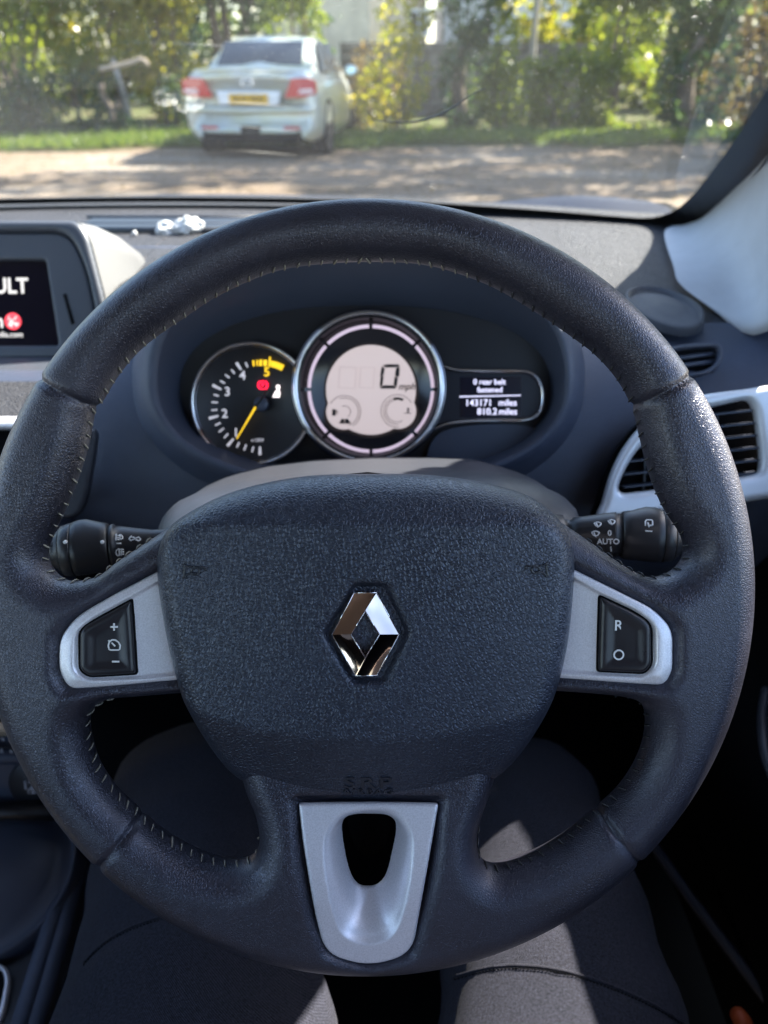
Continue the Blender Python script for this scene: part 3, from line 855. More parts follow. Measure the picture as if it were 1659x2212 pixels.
# trip display
def pz(zx, zy): return ((1080 + zx * 0.19289) * 0.86406, (880 + zy * 0.19289) * 0.86406)
pw_ = 0.006
path = [(60,160),(140,182),(300,226),(560,240),(900,243),(1150,246),(1270,268),(1365,340),(1425,470),(1436,640),(1398,780),(1300,858),(1150,886),(900,890),(600,893),(380,908),(200,932),(60,980),(0,1010)]
pp = spline(np.array([cpx(*pz(*p), pw_) for p in path]), False, 0.002)
td = obj('trip_display', prism([tuple(p) for p in resample(pp, False, 0.004)], 0.000, 0.003), mat('display_surround', (0.012, 0.013, 0.022), 0.35), clu, smooth=False)
obj('chrome_surround', tube([(p[0], p[1], pw_) for p in pp], 0.0014, 8), M['chrome'], td)
obj('inner_surround', tube([(p[0], p[1], pw_ - 0.001) for p in resample(np.array([cpx(*pz(x, y + (18 if y < 500 else -18)), pw_) for x, y in path[1:-1]]), False, 0.002)], 0.0010, 8), M['chrome_dark'], td)
scr = [cpx(*pz(*p), 0.003) for p in ((360,325), (1150,320), (1160,835), (362,850))]
obj('display_glass', prism(scr, 0.0030, 0.0034), mat('display_dark', (0.010, 0.009, 0.022), 0.2), td, smooth=False)
M['lit_text'] = mat('lit_text', (0.4, 0.4, 0.5), 0.5, emit=(0.70, 0.70, 0.95), emit_s=0.260)
def dtext(s, z, size, align='CENTER'):
    c_ = cpx(*pz(*z), 0.0036)
    return obj('display_lettering', text(s, size, Matrix.Translation((c_[0], c_[1], 0.0037)), ext=0.00005, bold=0.00008, align=align), M['lit_text'], td, smooth=False)
dtext('0 rear belt', (745,390), 0.0066); dtext('fastened', (750,492), 0.0066)
dtext('143171', (605,662), 0.0080); dtext('miles', (980,660), 0.0078); dtext('810.2', (715,775), 0.0080); dtext('miles', (985,775), 0.0078)
obj('divider_line', prism([cpx(*pz(*p), 0.0036) for p in ((355,572), (1150,556), (1150,568), (355,586))], 0.0036, 0.0039), M['lit_text'], td, smooth=False)

# ================================================================== column shroud and stalks
SH = Frame(at(800, 1085, 0.50), R(24))
shr = thing('column_shroud', 'smooth grey plastic shroud of the steering column behind the wheel', 'column shroud', SH.m)
rows = []
TOPL = [(345,1150),(352,1115),(380,1085),(430,1062),(520,1040),(640,1026),(800,1019),(960,1019),(1080,1024),(1160,1045),(1215,1070),(1245,1100),(1250,1150)]
top = rs3(np.array([tuple(SH.p3(x, y, 0.0)) for x, y in TOPL]), 60)
def shrink(P, k, dy, w):
    c_ = P.mean(0)
    return [((p[0] - c_[0]) * k + c_[0], (p[1] - c_[1]) * (k if True else 1) + c_[1] + dy, w) for p in P]
rows = [shrink(top, 0.80, -0.026, 0.048), shrink(top, 0.88, -0.020, 0.044), shrink(top, 0.94, -0.012, 0.034), shrink(top, 0.985, -0.004, 0.016), shrink(top, 1.0, 0, 0.0), shrink(top, 0.99, 0.000, -0.02), shrink(top, 0.97, 0.004, -0.06), shrink(top, 0.95, 0.004, -0.12)]
bot = []
rows2 = []
for r_ in rows:
    cxm = (r_[0][0] + r_[-1][0]) / 2
    lo_ = [(cxm + (p[0] - cxm) * 0.62, r_[0][1] - 0.055 - (p[1] - r_[0][1]) * 0.2, p[2]) for p in r_[::-1]]
    rows2.append(r_ + lo_)
obj('shroud_shell', loft(rows2, True, True, False), M['shroud'], shr)

def stalk(name, label, p_tip, p_root, prof, group=None):
    """p_tip, p_root are world points; profile runs along the stalk from the tip"""
    ax = (p_root - p_tip); L_ = ax.length; ax.normalize()
    up = CU - ax * CU.dot(ax); up.normalize(); nn = ax.cross(up)
    Mx = Matrix((ax, up, nn)).transposed().to_4x4(); Mx.translation = p_tip
    t = thing(name, label, 'stalk', Mx)
    return t, Mx, L_
def stalk_surface(o_mesh, Mx):
    V_, f_ = o_mesh
    bvh = BVHTree.FromPolygons([Vector(p) for p in V_], [tuple(q) for q in f_])
    inv = Mx.inverted()
    def hit(px, py, lift=0.00015):
        h = bvh.ray_cast(inv @ CAM, inv.to_3x3() @ ray(px, py))
        return (h[0] + h[1] * lift) if h[0] is not None else None
    return hit
def print_on(parent, hit, strokes, width=0.0004, name='symbol'):
    parts = []
    for s in strokes:
        P = [hit(*p) for p in resample(np.array(s, float), False, 3)]
        P = [p for p in P if p is not None]
        if len(P) > 1: parts.append(tube(P, width, 6))
    if parts: return obj(name, join(*parts), M['print'], parent)
SD = 0.452
ls, LM, LL = stalk('indicator_stalk', 'black light stalk with fog lamp and arrow symbols beside the shroud', at(112, 1192, SD), at(420, 1165, SD + 0.015), None)
k1 = SD / FPX
def sc(px): return px * k1
core = [(sc(0), sc(30)), (sc(4), sc(40)), (sc(14), sc(47)), (sc(18), sc(49))]
ridge = lathe([(sc(0), sc(22)), (sc(2), sc(33)), (sc(7), sc(38)), (sc(11), sc(37)), (sc(14), sc(43)), (sc(18), sc(43)), (sc(20), sc(50)), (sc(22), sc(50))], 48)
obj('end_cap', ridge, M['stalk'], ls)
ring_ = lathe([(sc(22), sc(50)), (sc(24), sc(54)), (sc(44), sc(59)), (sc(46), sc(58)), (sc(47), sc(55))], 48)
rg = obj('switch_ring', ring_, M['stalk'], ls)
# barrel with a raised thumb rest on top
def barrel(prof, bump):
    rings = []
    for s, r_ in prof:
        rings.append([(s, (r_ + bump(s, t)) * math.cos(t), (r_ + bump(s, t)) * math.sin(t)) for t in np.linspace(0, 2 * math.pi, 56, endpoint=False)])
    return loft(rings, True, True, True)
bar = barrel([(sc(s), sc(r_)) for s, r_ in ((46, 54), (48, 57), (60, 57), (75, 56), (90, 55), (105, 54), (118, 52), (121, 49), (122, 46))],
             lambda s, t: sc(9) * math.exp(-((t if t < math.pi else t - 2 * math.pi) / 0.7) ** 2) * math.exp(-((s - sc(72)) / sc(24)) ** 2))
bo = obj('twist_grip', bar, M['stalk'], ls)
nk = lathe([(sc(121), sc(46)), (sc(124), sc(46)), (sc(126), sc(49)), (sc(132), sc(49)), (sc(134), sc(45)), (sc(150), sc(42)), (sc(180), sc(36)), (sc(210), sc(30)), (sc(235), sc(28)), (sc(260), sc(36)), (sc(285), sc(40)), (sc(320), sc(40))], 48)
no = obj('stalk_arm', nk, M['stalk'], ls)
h1, h2, h3 = stalk_surface(nk, LM), stalk_surface(bar, LM), stalk_surface(ring_, LM)
print_on(ls, h1, [[(248,1157),(258,1157)], [(248,1161),(258,1162)], [(248,1165),(258,1166)], [(251,1154),(250,1168)], [(260,1155),(264,1158),(265,1162),(262,1166),(259,1166),(259,1155)]], name='fog_symbol')
print_on(ls, h1, [[(251,1174),(262,1174)]], name='dash_mark')
print_on(ls, h1, [[(257,1185),(252,1188),(250,1194),(253,1200),(258,1200),(257,1185)], [(259,1187),(267,1187)], [(259,1192),(268,1192)], [(259,1197),(268,1197)], [(263,1185),(262,1200)]], name='fog_symbol')
print_on(ls, h1, [[(290,1161),(284,1161),(284,1158),(278,1164),(284,1169),(284,1166),(290,1166),(290,1161)], [(293,1162),(298,1162),(298,1159),(304,1165),(298,1170),(298,1167),(293,1167),(293,1162)]], name='arrow_symbol')
def dot_on(parent, hit, px, py, r=0.0012):
    p = hit(px, py, 0.0)
    if p is None: return
    me = bpy.data.meshes.new('dot'); bm = bmesh.new(); bmesh.ops.create_uvsphere(bm, u_segments=12, v_segments=8, radius=r); bm.to_mesh(me); bm.free()
    o = obj('index_dot', me, M['print'], parent); o.location = p; o.scale = (1, 1, 1)
dot_on(bo, h2, 221, 1171); dot_on(rg, h3, 141, 1171)

rs_, RM, RL = stalk('wiper_stalk', 'black wiper stalk printed with AUTO beside the silver vent', at(1476, 1160, SD), at(1180, 1150, SD + 0.015), None)
cap = lathe([(sc(-4), sc(24)), (sc(-2), sc(34)), (sc(4), sc(38)), (sc(8), sc(37)), (sc(10), sc(43)), (sc(15), sc(43)), (sc(17), sc(49)), (sc(22), sc(50))], 48)
obj('end_cap', cap, M['stalk'], rs_)
ring_ = lathe([(sc(22), sc(50)), (sc(24), sc(54)), (sc(42), sc(57)), (sc(44), sc(56)), (sc(45), sc(53))], 48)
rg = obj('switch_ring', ring_, M['stalk'], rs_)
bar = barrel([(sc(s), sc(r_)) for s, r_ in ((44, 53), (46, 56), (60, 57), (80, 56), (110, 54), (126, 52), (129, 49), (130, 46))],
             lambda s, t: sc(8) * math.exp(-((t if t < math.pi else t - 2 * math.pi) / 0.7) ** 2) * math.exp(-((s - sc(72)) / sc(22)) ** 2))
bo = obj('twist_grip', bar, M['stalk'], rs_)
nk = lathe([(sc(129), sc(47)), (sc(140), sc(47)), (sc(142), sc(50)), (sc(150), sc(49)), (sc(165), sc(47)), (sc(190), sc(42)), (sc(215), sc(38)), (sc(232), sc(36)), (sc(236), sc(30)), (sc(250), sc(30)), (sc(254), sc(40)), (sc(285), sc(42)), (sc(300), sc(42))], 48)
obj('stalk_arm', nk, M['stalk'], rs_)
h1, h2, h3 = stalk_surface(nk, RM), stalk_surface(bar, RM), stalk_surface(ring_, RM)
def wiper_icon(hit, x, y, k=1.0):
    return [[(x - 8 * k, y - 4 * k), (x, y - 7 * k), (x + 9 * k, y - 4 * k), (x + 5 * k, y + 3 * k), (x - 4 * k, y + 3 * k), (x - 8 * k, y - 4 * k)], [(x - 3 * k, y - 4 * k), (x + 1 * k, y + 6 * k)]]
print_on(rs_, h1, wiper_icon(h1, 1286, 1154), name='wiper_symbol')
print_on(rs_, h1, wiper_icon(h1, 1291, 1134, 0.9), name='washer_symbol')
print_on(rs_, h1, wiper_icon(h1, 1321, 1129, 0.9), name='washer_symbol')
def stalk_text(parent, hit, Mx, s, px, py, size):
    p = hit(px, py, 0.0003); q = hit(px + 3, py, 0.0003); r_ = hit(px, py - 3, 0.0003)
    if None in (p, q, r_): return
    x = (q - p).normalized(); y = (r_ - p); y = (y - x * y.dot(x)).normalized(); z = x.cross(y)
    m_ = Matrix((x, y, z)).transposed().to_4x4(); m_.translation = p
    return obj('lettering', text(s, size, m_, ext=0.0003, bold=0.0001), M['print'], parent, smooth=False)
stalk_text(rs_, h1, RM, '0', 1317, 1152, 0.0046); stalk_text(rs_, h1, RM, 'AUTO', 1314, 1170, 0.0046); stalk_text(rs_, h1, RM, '1', 1320, 1186, 0.0046)
print_on(rs_, h2, [[(1394,1136),(1394,1126),(1397,1123),(1409,1124),(1410,1134),(1401,1136)], [(1399,1129),(1402,1139)], [(1394,1147),(1409,1148)]], name='rear_wiper_symbol')
dot_on(rg, h3, 1433, 1144)

# ================================================================== navigation screen
NF = Frame(at(90, 620, 0.80), R(24), R(0))
nav = thing('navigation_screen', 'navigation screen in a dark blue-grey housing on the dashboard', 'screen', NF.m)
def nrect(pts, w, r=0.006):
    P = np.array(NF.ps([(p[0], p[1]) for p in pts], w)); n = len(P); out = []
    for i in range(n):
        rad = pts[i][2] if len(pts[i]) > 2 else r
        a, b, c = P[i - 1], P[i], P[(i + 1) % n]
        ta = (a - b) / np.linalg.norm(a - b); tcc = (c - b) / np.linalg.norm(c - b)
        k = min(rad, 0.45 * np.linalg.norm(a - b), 0.45 * np.linalg.norm(c - b))
        for s in np.linspace(0, 1, 10):
            out.append((1 - s) ** 2 * (b + ta * k) + 2 * s * (1 - s) * b + s * s * (b + tcc * k))
    return resample(np.array(out), True, 0.002)
o1 = nrect([(-420,478),(170,478,.03),(192,510,.01),(250,735,.01),(255,782),(-420,790)], 0.0, 0.004)
i1 = nrect([(-400,503),(152,503,.022),(190,585,.02),(222,745,.01),(215,772),(-400,780)], 0.0, 0.004)
M['navgrey'] = mat('screen_housing', (0.050, 0.056, 0.070), 0.42, grain=2000, grain_d=0.00003, grain_kind='NOISE')
M['navlight'] = mat('screen_side', (0.075, 0.075, 0.077), 0.6, grain=2000, grain_d=0.00003, grain_kind='NOISE')
obj('housing_rim', inflate(o1, [i1], 0.0016, 0.006, 0.006, 0.010), M['navgrey'], nav)
# body behind the rim, flaring back into the dash
n0 = len(o1)
def grow(P, dx, dy, w): return [(p[0] + dx * (1 if p[0] > 0 else 0), p[1] + dy, w) for p in P]
obj('housing_body', loft([grow(o1, 0.001, 0, 0.0), grow(o1, 0.012, 0.001, -0.02), grow(o1, 0.024, -0.002, -0.05), grow(o1, 0.030, -0.008, -0.10)], True, False, True), M['navlight'], nav)
fr1 = nrect([(-400,503),(152,503,.022),(190,585,.02),(222,745,.01),(215,772),(-400,780)], -0.003, 0.004)
sc1 = nrect([(-380,563),(100,563,.002),(128,746,.002),(-380,748,.002)], -0.003, 0.002)
obj('screen_surround', inflate(fr1, [sc1], 0.0014, 0.003, 0.004, 0.006, mid=lambda u, v: np.full_like(u, -0.004)), M['navgrey'], nav)
scp = nrect([(-384,556),(106,556,.002),(134,752,.002),(-384,754,.002)], -0.007, 0.002)
scrn = obj('screen', prism([tuple(p) for p in scp], -0.010, -0.007), mat('dark_screen', (0.004, 0.004, 0.010), 0.12), nav, smooth=False)
M['lit_cream'] = mat('lit_cream', (0.5, 0.48, 0.45), 0.5, emit=(0.95, 0.86, 0.76), emit_s=0.16)
def ntext(s, px, py, size, m='lit_cream', align='RIGHT', bold=0.0004, sx=1.0):
    c_ = NF.p(px, py, -0.0068)
    return obj('screen_lettering', text(s, size, Matrix.Translation((c_[0], c_[1], -0.0066)) @ Matrix.Diagonal((sx, 1, 1, 1)), ext=0.00005, bold=bold, align=align), M[m], scrn, smooth=False)
ntext('RENAULT', 61, 619, 0.0225, sx=0.92, bold=0.0005)
ntext('media.com', 50, 723, 0.0082, align='RIGHT', bold=0.0001)
ntext('n', 8, 694, 0.021, bold=0.0004)
c_ = NF.p(28, 694, -0.0068); rad_ = 0.0088
obj('globe_logo', prism([(c_[0] + x, c_[1] + y) for x, y in ellipse(0, 0, rad_, rad_, 32)], -0.0068, -0.0064), mat('lit_globe', (0.5, 0.05, 0.06), 0.5, emit=(0.80, 0.05, 0.07), emit_s=0.310), scrn, smooth=False)
hands = [[(-0.6,-0.5),(-0.1,-0.75),(0.05,0.0),(-0.2,0.35),(-0.35,0.0)], [(-0.55,0.1),(-0.45,0.05),(-0.35,0.65),(-0.48,0.6)], [(0.05,-0.1),(0.45,-0.15),(0.8,-0.3),(0.45,-0.65),(0.1,-0.4)], [(0.2,0.1),(0.6,0.55),(0.5,0.65),(0.1,0.25)]]
obj('globe_hands', join(*[prism([(c_[0] + x * rad_, c_[1] + y * rad_) for x, y in h], -0.0066, -0.0062) for h in hands]), M['lit_cream'], scrn, smooth=False)
a, b = NF.p3(140, 635, -0.0002), NF.p3(158, 700, -0.0002)
obj('card_slot', tube([a, b], 0.0022, 8, flat=0.6), M['matblack'], nav)

# ---- centre stack below the screen
cst = thing('centre_stack', 'centre stack below the screen with sunlit grained pad and silver strip', 'centre stack')
def strip(pts, x0, x1, m, name, dz=0.0):
    P = [(at(60, py, dp).y, at(60, py, dp).z + dz) for py, dp in pts]
    return obj(name, loft([[(x, y, z) for y, z in P] for x in np.linspace(x0, x1, 12)], closed=False), M[m], cst)
X0, X1 = -0.95, -0.2890
strip([(765,0.83),(775,0.80),(788,0.785),(800,0.775)], X0, X1, 'navgrey', 'ledge')
strip([(800,0.775),(806,0.752),(824,0.742)], X0, X1, 'smooth', 'ledge_lip')
strip([(824,0.742),(850,0.722),(875,0.706),(902,0.692)], X0, X1, 'pad', 'grained_pad')
strip([(900,0.692),(904,0.684),(916,0.678),(926,0.680),(929,0.700)], X0, X1, 'silver', 'silver_strip')
strip([(929,0.71),(1000,0.70),(1150,0.66),(1400,0.62),(1560,0.61)], X0, X1 - 0.006, 'matblack', 'stack_face')
# side of the stack next to the wheel bay
obj('stack_side', loft([[(X1, at(60, py, dp).y, at(60, py, dp).z) for py, dp in ((770,0.80),(824,0.742),(902,0.692),(1000,0.665),(1150,0.645),(1400,0.62))],
                        [(X1, at(60, py, dp).y + 0.2, at(60, py, dp).z) for py, dp in ((770,0.80),(824,0.742),(902,0.692),(1000,0.665),(1150,0.645),(1400,0.62))]], closed=False), M['plastic'], cst)

# ---- lower console: socket panel, cup, rails
con = thing('centre_console', 'dark lower console with power socket cover, round cup and side rails', 'console')
pz_ = 0.735
PF = Frame(at(60, 1660, pz_), R(20))
pan = resample(np.array(PF.ps([(-300,1590),(150,1590),(165,1745),(-300,1745)])), True, 0.004)
o = obj('socket_panel', prism([tuple(p) for p in pan], -0.01, 0.0), M['smooth'], con, smooth=False); o.matrix_world = PF.m
c_ = PF.p(80, 1690)
cov = obj('socket_cover', lathe([(0, 0.026), (0.004, 0.026), (0.006, 0.024), (0.0065, 0.0001)], 40), M['stalk'], con)
cov.matrix_world = PF.m @ Matrix.Translation((c_[0], c_[1], 0)) @ Matrix.Rotation(R(-90), 4, 'Y')
def pfl(s, px, py, size):
    c2 = PF.p(px, py, 0.0072)
    o2 = obj('lettering', text(s, size, PF.m @ Matrix.Translation((c2[0], c2[1], 0.0072)), ext=0.0002, bold=0.0002), mat('grey_print', (0.35, 0.36, 0.4), 0.6) if 'gp' not in M else M['gp'], con, smooth=False)
    return o2
M['gp'] = mat('grey_print', (0.35, 0.36, 0.40), 0.6)
pfl('12 V', 74, 1697, 0.0125); pfl('120W', 77, 1710, 0.0068)
for (x, y) in ((6, 1597), (22, 1600), (4, 1622), (24, 1623)):
    p = at(x, y, 0.70); bx_ = obj('button_mark', box(p.x, p.y, p.z, 0.002, 0.001, 0.004), M['gp'], con, smooth=False)
obj('panel_ledge', tube([at(-200, 1632, 0.715), at(150, 1634, 0.715)], 0.008, 12), M['smooth'], con)
obj('panel_ledge', tube([at(-200, 1752, 0.73), at(160, 1752, 0.73)], 0.009, 12), M['black'], con)
# gaiter / round cup
gp = at_z(-25, 1880, 0.52)
gr_ = lathe([(-0.06, 0.086), (-0.03, 0.085), (-0.012, 0.082), (-0.004, 0.079), (-0.003, 0.076), (-0.008, 0.073), (0.004, 0.06), (0.012, 0.03), (0.014, 0.001)], 48)
gob = obj('gear_gaiter', xf(gr_, Matrix.Translation(gp) @ Matrix.Rotation(R(14), 4, 'X') @ Matrix.Rotation(R(-90), 4, 'Y')), M['smooth'], con)
gob.data.transform(Matrix.Translation((0, 0, 0)))
# console deck and rails
zt = 0.50
def rail(pa, pb, z, r_, m, name):
    return obj(name, tube([at_z(*pa, z), at_z(*pb, z)], r_, 12), M[m], con)
dk = [at_z(-500, 1850, 0.485), at_z(150, 1850, 0.485), at_z(20, 2260, 0.485), at_z(-500, 2260, 0.485)]
obj('console_deck', ([tuple(p) for p in dk], [(3, 2, 1, 0)]), M['shroud'], con, smooth=False)
rail((176,1790), (28,2270), 0.50, 0.0085, 'plastic', 'rail')
rail((192,1800), (60,2270), 0.495, 0.010, 'plastic', 'rail')
a0, a1, b0, b1 = at_z(205,1800,0.487), at_z(80,2270,0.487), at_z(225,1800,0.40), at_z(130,2270,0.40)
obj('console_side', loft([[tuple(at_z(200,1790,0.497)), tuple(at_z(214,1800,0.490)), tuple(at_z(228,1810,0.45)), tuple(at_z(230,1810,0.30))], [tuple(at_z(70,2270,0.497)), tuple(at_z(92,2270,0.490)), tuple(at_z(125,2270,0.45)), tuple(at_z(150,2270,0.30))]], closed=False), M['plastic'], con)
rail((205,1950), (118,2270), 0.44, 0.0025, 'shroud', 'seam_rail')
# silver surround in the corner
KF = Frame(at_z(-30, 2150, 0.49), R(80))
ko = spline(KF.ps([(-300,2075),(-30,2078),(10,2086),(22,2105),(22,2140),(-10,2230),(-300,2260)]), step=0.003)
ki = spline(KF.ps([(-280,2090),(-30,2092),(2,2098),(9,2112),(8,2140),(-25,2225),(-280,2245)]), step=0.003)
o = obj('silver_surround', inflate(ko, [ki], 0.0016, 0.004, 0.005, 0.004), M['silver'], con); o.matrix_world = KF.m
o = obj('surround_floor', prism([tuple(p) for p in ki], -0.004, -0.001), M['matblack'], con, smooth=False); o.matrix_world = KF.m

# ---- floor of the footwell and seat
fl_ = thing('footwell_floor', 'black carpet of the dark footwell under the dashboard', 'carpet')
obj('carpet', ([(-0.6, -0.6, 0.26), (0.46, -0.6, 0.26), (0.46, 1.0, 0.26), (-0.6, 1.0, 0.26), (-0.6, 1.0, 0.95), (0.46, 1.0, 0.95)], [(0, 1, 2, 3), (3, 2, 5, 4)]), M['matblack'], fl_, smooth=False)
obj('kick_panel', box(0.475, 0.99, 0.60, 0.02, 0.78, 0.74), M['matblack'], fl_, smooth=False)
se = thing('bucket_seat', 'black cloth driver seat cushion beneath the legs', 'seat')
cs_ = inflate(resample(np.array([(-0.26, -0.35), (0.25, -0.35), (0.25, 0.19), (0.18, 0.25), (-0.18, 0.25), (-0.26, 0.19)]), True, 0.01), [], 0.008, 0.06, 0.06, 0.08)
o = obj('cushion', cs_, M['seat'], se); o.location = (0, 0, 0.50)
o = obj('backrest', inflate(resample(np.array([(-0.25, 0.0), (0.25, 0.0), (0.24, 0.60), (0.13, 0.66), (-0.13, 0.66), (-0.24, 0.60)]), True, 0.015), [], 0.01, 0.06, 0.07, 0.07), M['seat'], se)
o.matrix_world = Matrix.Translation((0, -0.32, 0.52)) @ Matrix.Rotation(R(100), 4, 'X')
o = obj('headrest', inflate(resample(np.array([(-0.12, 0.0), (0.12, 0.0), (0.11, 0.18), (-0.11, 0.18)]), True, 0.01), [], 0.008, 0.04, 0.05, 0.05), M['seat'], se)
o.matrix_world = Matrix.Translation((0, -0.45, 1.20)) @ Matrix.Rotation(R(98), 4, 'X')

# ================================================================== crumpled tissue on the slot
tis = at_z(388, 494, 0.985)
bm = bmesh.new(); bmesh.ops.create_icosphere(bm, subdivisions=5, radius=1.0)
rnd = np.random.default_rng(3)
K = rnd.normal(size=(9, 3)) * 2.6; ph = rnd.random(9) * 6.28
K2 = rnd.normal(size=(6, 3)) * 7.0; ph2 = rnd.random(6) * 6.28
for v in bm.verts:
    c3 = np.array(v.co)
    s = 1 + 0.34 * sum(abs(math.sin(K[i] @ c3 + ph[i])) - 0.6 for i in range(9)) / 2 + 0.10 * sum(abs(math.sin(K2[i] @ c3 + ph2[i])) - 0.6 for i in range(6)) / 2
    s = max(0.78, min(1.3, s))
    x, y, z = v.co
    lobe = 0.75 + 0.55 * abs(math.sin(2.4 * x + 0.5))
    v.co = Vector((x * 0.033 * (0.8 + 0.2 * s), y * 0.011 * s * lobe, z * 0.0105 * s * lobe))
me = bpy.data.meshes.new('tissue'); bm.to_mesh(me); bm.free()
to = obj('crumpled_tissue', me, M['tissue'], smooth=False); to.location = tis; to.rotation_euler = (0, R(-8), R(4))
tag(to, 'crumpled white tissue lying on the demister slot of the dashboard', 'tissue')
bd = at_z(290, 504, 0.983)
bm = bmesh.new(); bmesh.ops.create_icosphere(bm, subdivisions=2, radius=0.0035)
for v in bm.verts: v.co *= 1 + 0.2 * math.sin(v.co.x * 900) * math.cos(v.co.y * 700)
me = bpy.data.meshes.new('crumb'); bm.to_mesh(me); bm.free()
co = obj('paper_crumb', me, M['tissue']); co.location = bd
tag(co, 'tiny white paper crumb in the demister slot near the screen', 'paper crumb')
# ================================================================== steering wheel
WF = Frame(at(792, 1262, 0.374), R(26.0))
wheel = thing('steering_wheel', 'black leather steering wheel with silver spoke trims and a chrome diamond emblem', 'steering wheel', WF.m)

UP_HOLE = [(800,569),(900,573),(960,585),(1065,624),(1165,683),(1244,738),(1281,766),(1331,821),(1363,880),(1380,946),(1403,1033),(1429,1096),
           (1446,1124),(1470,1162),(1476,1194),(1467,1215),(1449,1232),(1411,1244),(1376,1232),(1330,1203),(1286,1171),(1207,1119),(1120,1080),(1000,1075),
           (800,1075),(600,1075),(460,1085),(380,1124),(295,1178),(240,1216),(210,1240),(170,1251),(140,1250),(120,1235),(107,1218),(104,1195),(118,1154),
           (131,1128),(168,1041),(195,951),(207,890),(219,874),(260,808),(313,750),(412,680),(447,656),(520,618),(603,587),(700,573)]
LL_HOLE = [(420,1508),(396,1508),(303,1510),(233,1515),(204,1534),(195,1558),(199,1595),(215,1650),(252,1705),(306,1756),(350,1796),(419,1836),(474,1856),
           (521,1858),(547,1843),(556,1814),(547,1763),(525,1715),(500,1640),(450,1540)]
LR_HOLE = [(1160,1503),(1188,1503),(1346,1509),(1379,1520),(1390,1540),(1389,1596),(1367,1656),(1331,1708),(1287,1748),(1218,1804),(1154,1841),(1106,1859),
           (1062,1868),(1040,1848),(1036,1800),(1046,1764),(1066,1714),(1090,1640),(1130,1540)]
RIM_R = 0.5 * (Vector(WF.p(792 + 835, 1262)).length + Vector(WF.p(792 - 835, 1262)).length)
OUT = np.array(WF.ps([(792 + 835 * math.cos(t), 1262 - 835 * math.sin(t)) for t in np.linspace(0, 2 * math.pi, 240, endpoint=False)]))
cen = OUT.mean(0)
up_hole = spline(WF.ps(UP_HOLE), step=0.0025)
ll_hole = spline(WF.ps(LL_HOLE), step=0.0025)
lr_hole = spline(WF.ps(LR_HOLE), step=0.0025)
TRIM_LOW = [(646,1735),(655,1796),(681,1938),(695,1997),(717,2030),(746,2050),(797,2057),(845,2050),(878,2028),(896,1993),(921,1858),(947,1735)]
RECESS = [(710,1804),(732,1763),(761,1750),(849,1750),(880,1788),(884,1822),(867,1931),(841,1990),(796,2006),(754,1993),(732,1953)]
HOLE_LOW = [(741,1774),(754,1762),(797,1759),(841,1763),(854,1776),(845,1840),(830,1887),(812,1904),(794,1907),(776,1903),(761,1884),(746,1833)]

def wdish(u, v):
    r = np.hypot(u - cen[0], v - cen[1])
    return -0.011 * (1 - smoothstep(r, 0.075, 0.158))

def straight(pts, w=0.006):
    return resample(np.array(WF.ps(pts, w)), True, 0.002)
BEDS = [straight([(345,1232),(250,1282),(170,1330),(142,1372),(142,1450),(160,1478),(275,1476),(395,1471),(400,1240)]),
        straight([(1235,1228),(1321,1270),(1405,1313),(1441,1352),(1441,1440),(1425,1470),(1300,1469),(1190,1467),(1185,1235)]),
        straight([(646,1728),(655,1796),(684,1955),(715,2032),(797,2057),(882,2032),(908,1930),(947,1728)])]
def leather_mid(u, v):
    m_ = wdish(u, v)
    q = np.stack([u.ravel(), v.ravel()], 1)
    for k, bd in enumerate(BEDS):
        d = poly_dist(q, [bd]).reshape(u.shape)
        m_ = m_ - 0.0050 * smoothstep(d, -0.005, 0.0012)
    return m_

seams = []
for (x0, y0), (x1, y1) in (((85,812),(213,882)), ((1490,808),(1365,878)), ((215,1867),(308,1757)), ((1383,1860),(1295,1755))):
    a = np.array(WF.p(x0, y0)); b = np.array(WF.p(x1, y1))
    seams.append((a, b))

def seam_groove(u, v):
    g = np.zeros_like(u)
    for a, b in seams:
        t = (b - a) / np.linalg.norm(b - a); n = np.array([-t[1], t[0]])
        s = (u - a[0]) * n[0] + (v - a[1]) * n[1]
        l = (u - a[0]) * t[0] + (v - a[1]) * t[1]
        near = (l > -0.012) & (l < 0.042)
        g += np.where(near, 0.0023 * np.exp(-(s / 0.0011) ** 2), 0)
    return g

spoke_hole = spline(WF.ps([(700,1780),(720,1930),(760,2000),(797,2010),(835,2000),(872,1930),(892,1780),(797,1765)]), step=0.002)
RA, RT = 0.0150, 0.0165
V, Q = inflate(OUT, [up_hole, ll_hole, lr_hole, spoke_hole], 0.0013, RA, RT, RT, mid=leather_mid, shrink=0.0011, groove=seam_groove, smooth=3)
fc = V[Q].mean(1)
ang = np.degrees(np.arctan2(fc[:, 1] - cen[1], fc[:, 0] - cen[0])) % 360
sa = []
for a, b in seams:
    m_ = (a + b) / 2 - cen
    sa.append(math.degrees(math.atan2(m_[1], m_[0])) % 360)
tl, tr, bl, br = sa
def seam_side(k):
    a, b = seams[k]; t = (b - a) / np.linalg.norm(b - a)
    return (fc[:, 0] - a[0]) * -t[1] + (fc[:, 1] - a[1]) * t[0]
rr = np.hypot(fc[:, 0] - cen[0], fc[:, 1] - cen[1])
top_m = (ang > tr) & (ang < tl)
bot_m = (ang > bl) & (ang < br)
for k, (m_, s_) in enumerate(((0, tl), (1, tr))):
    nearm = (np.abs((ang - s_ + 180) % 360 - 180) < 12)
    sd = seam_side(m_)
    top_m = np.where(nearm, (sd < 0) if m_ == 1 else (sd > 0), top_m)
for k, (m_, s_) in enumerate(((2, bl), (3, br))):
    nearm = (np.abs((ang - s_ + 180) % 360 - 180) < 12)
    sd = seam_side(m_)
    bot_m = np.where(nearm, (sd < 0) if m_ == 2 else (sd > 0), bot_m)
sects = {'t': top_m & ~bot_m, 'b': bot_m & ~top_m}
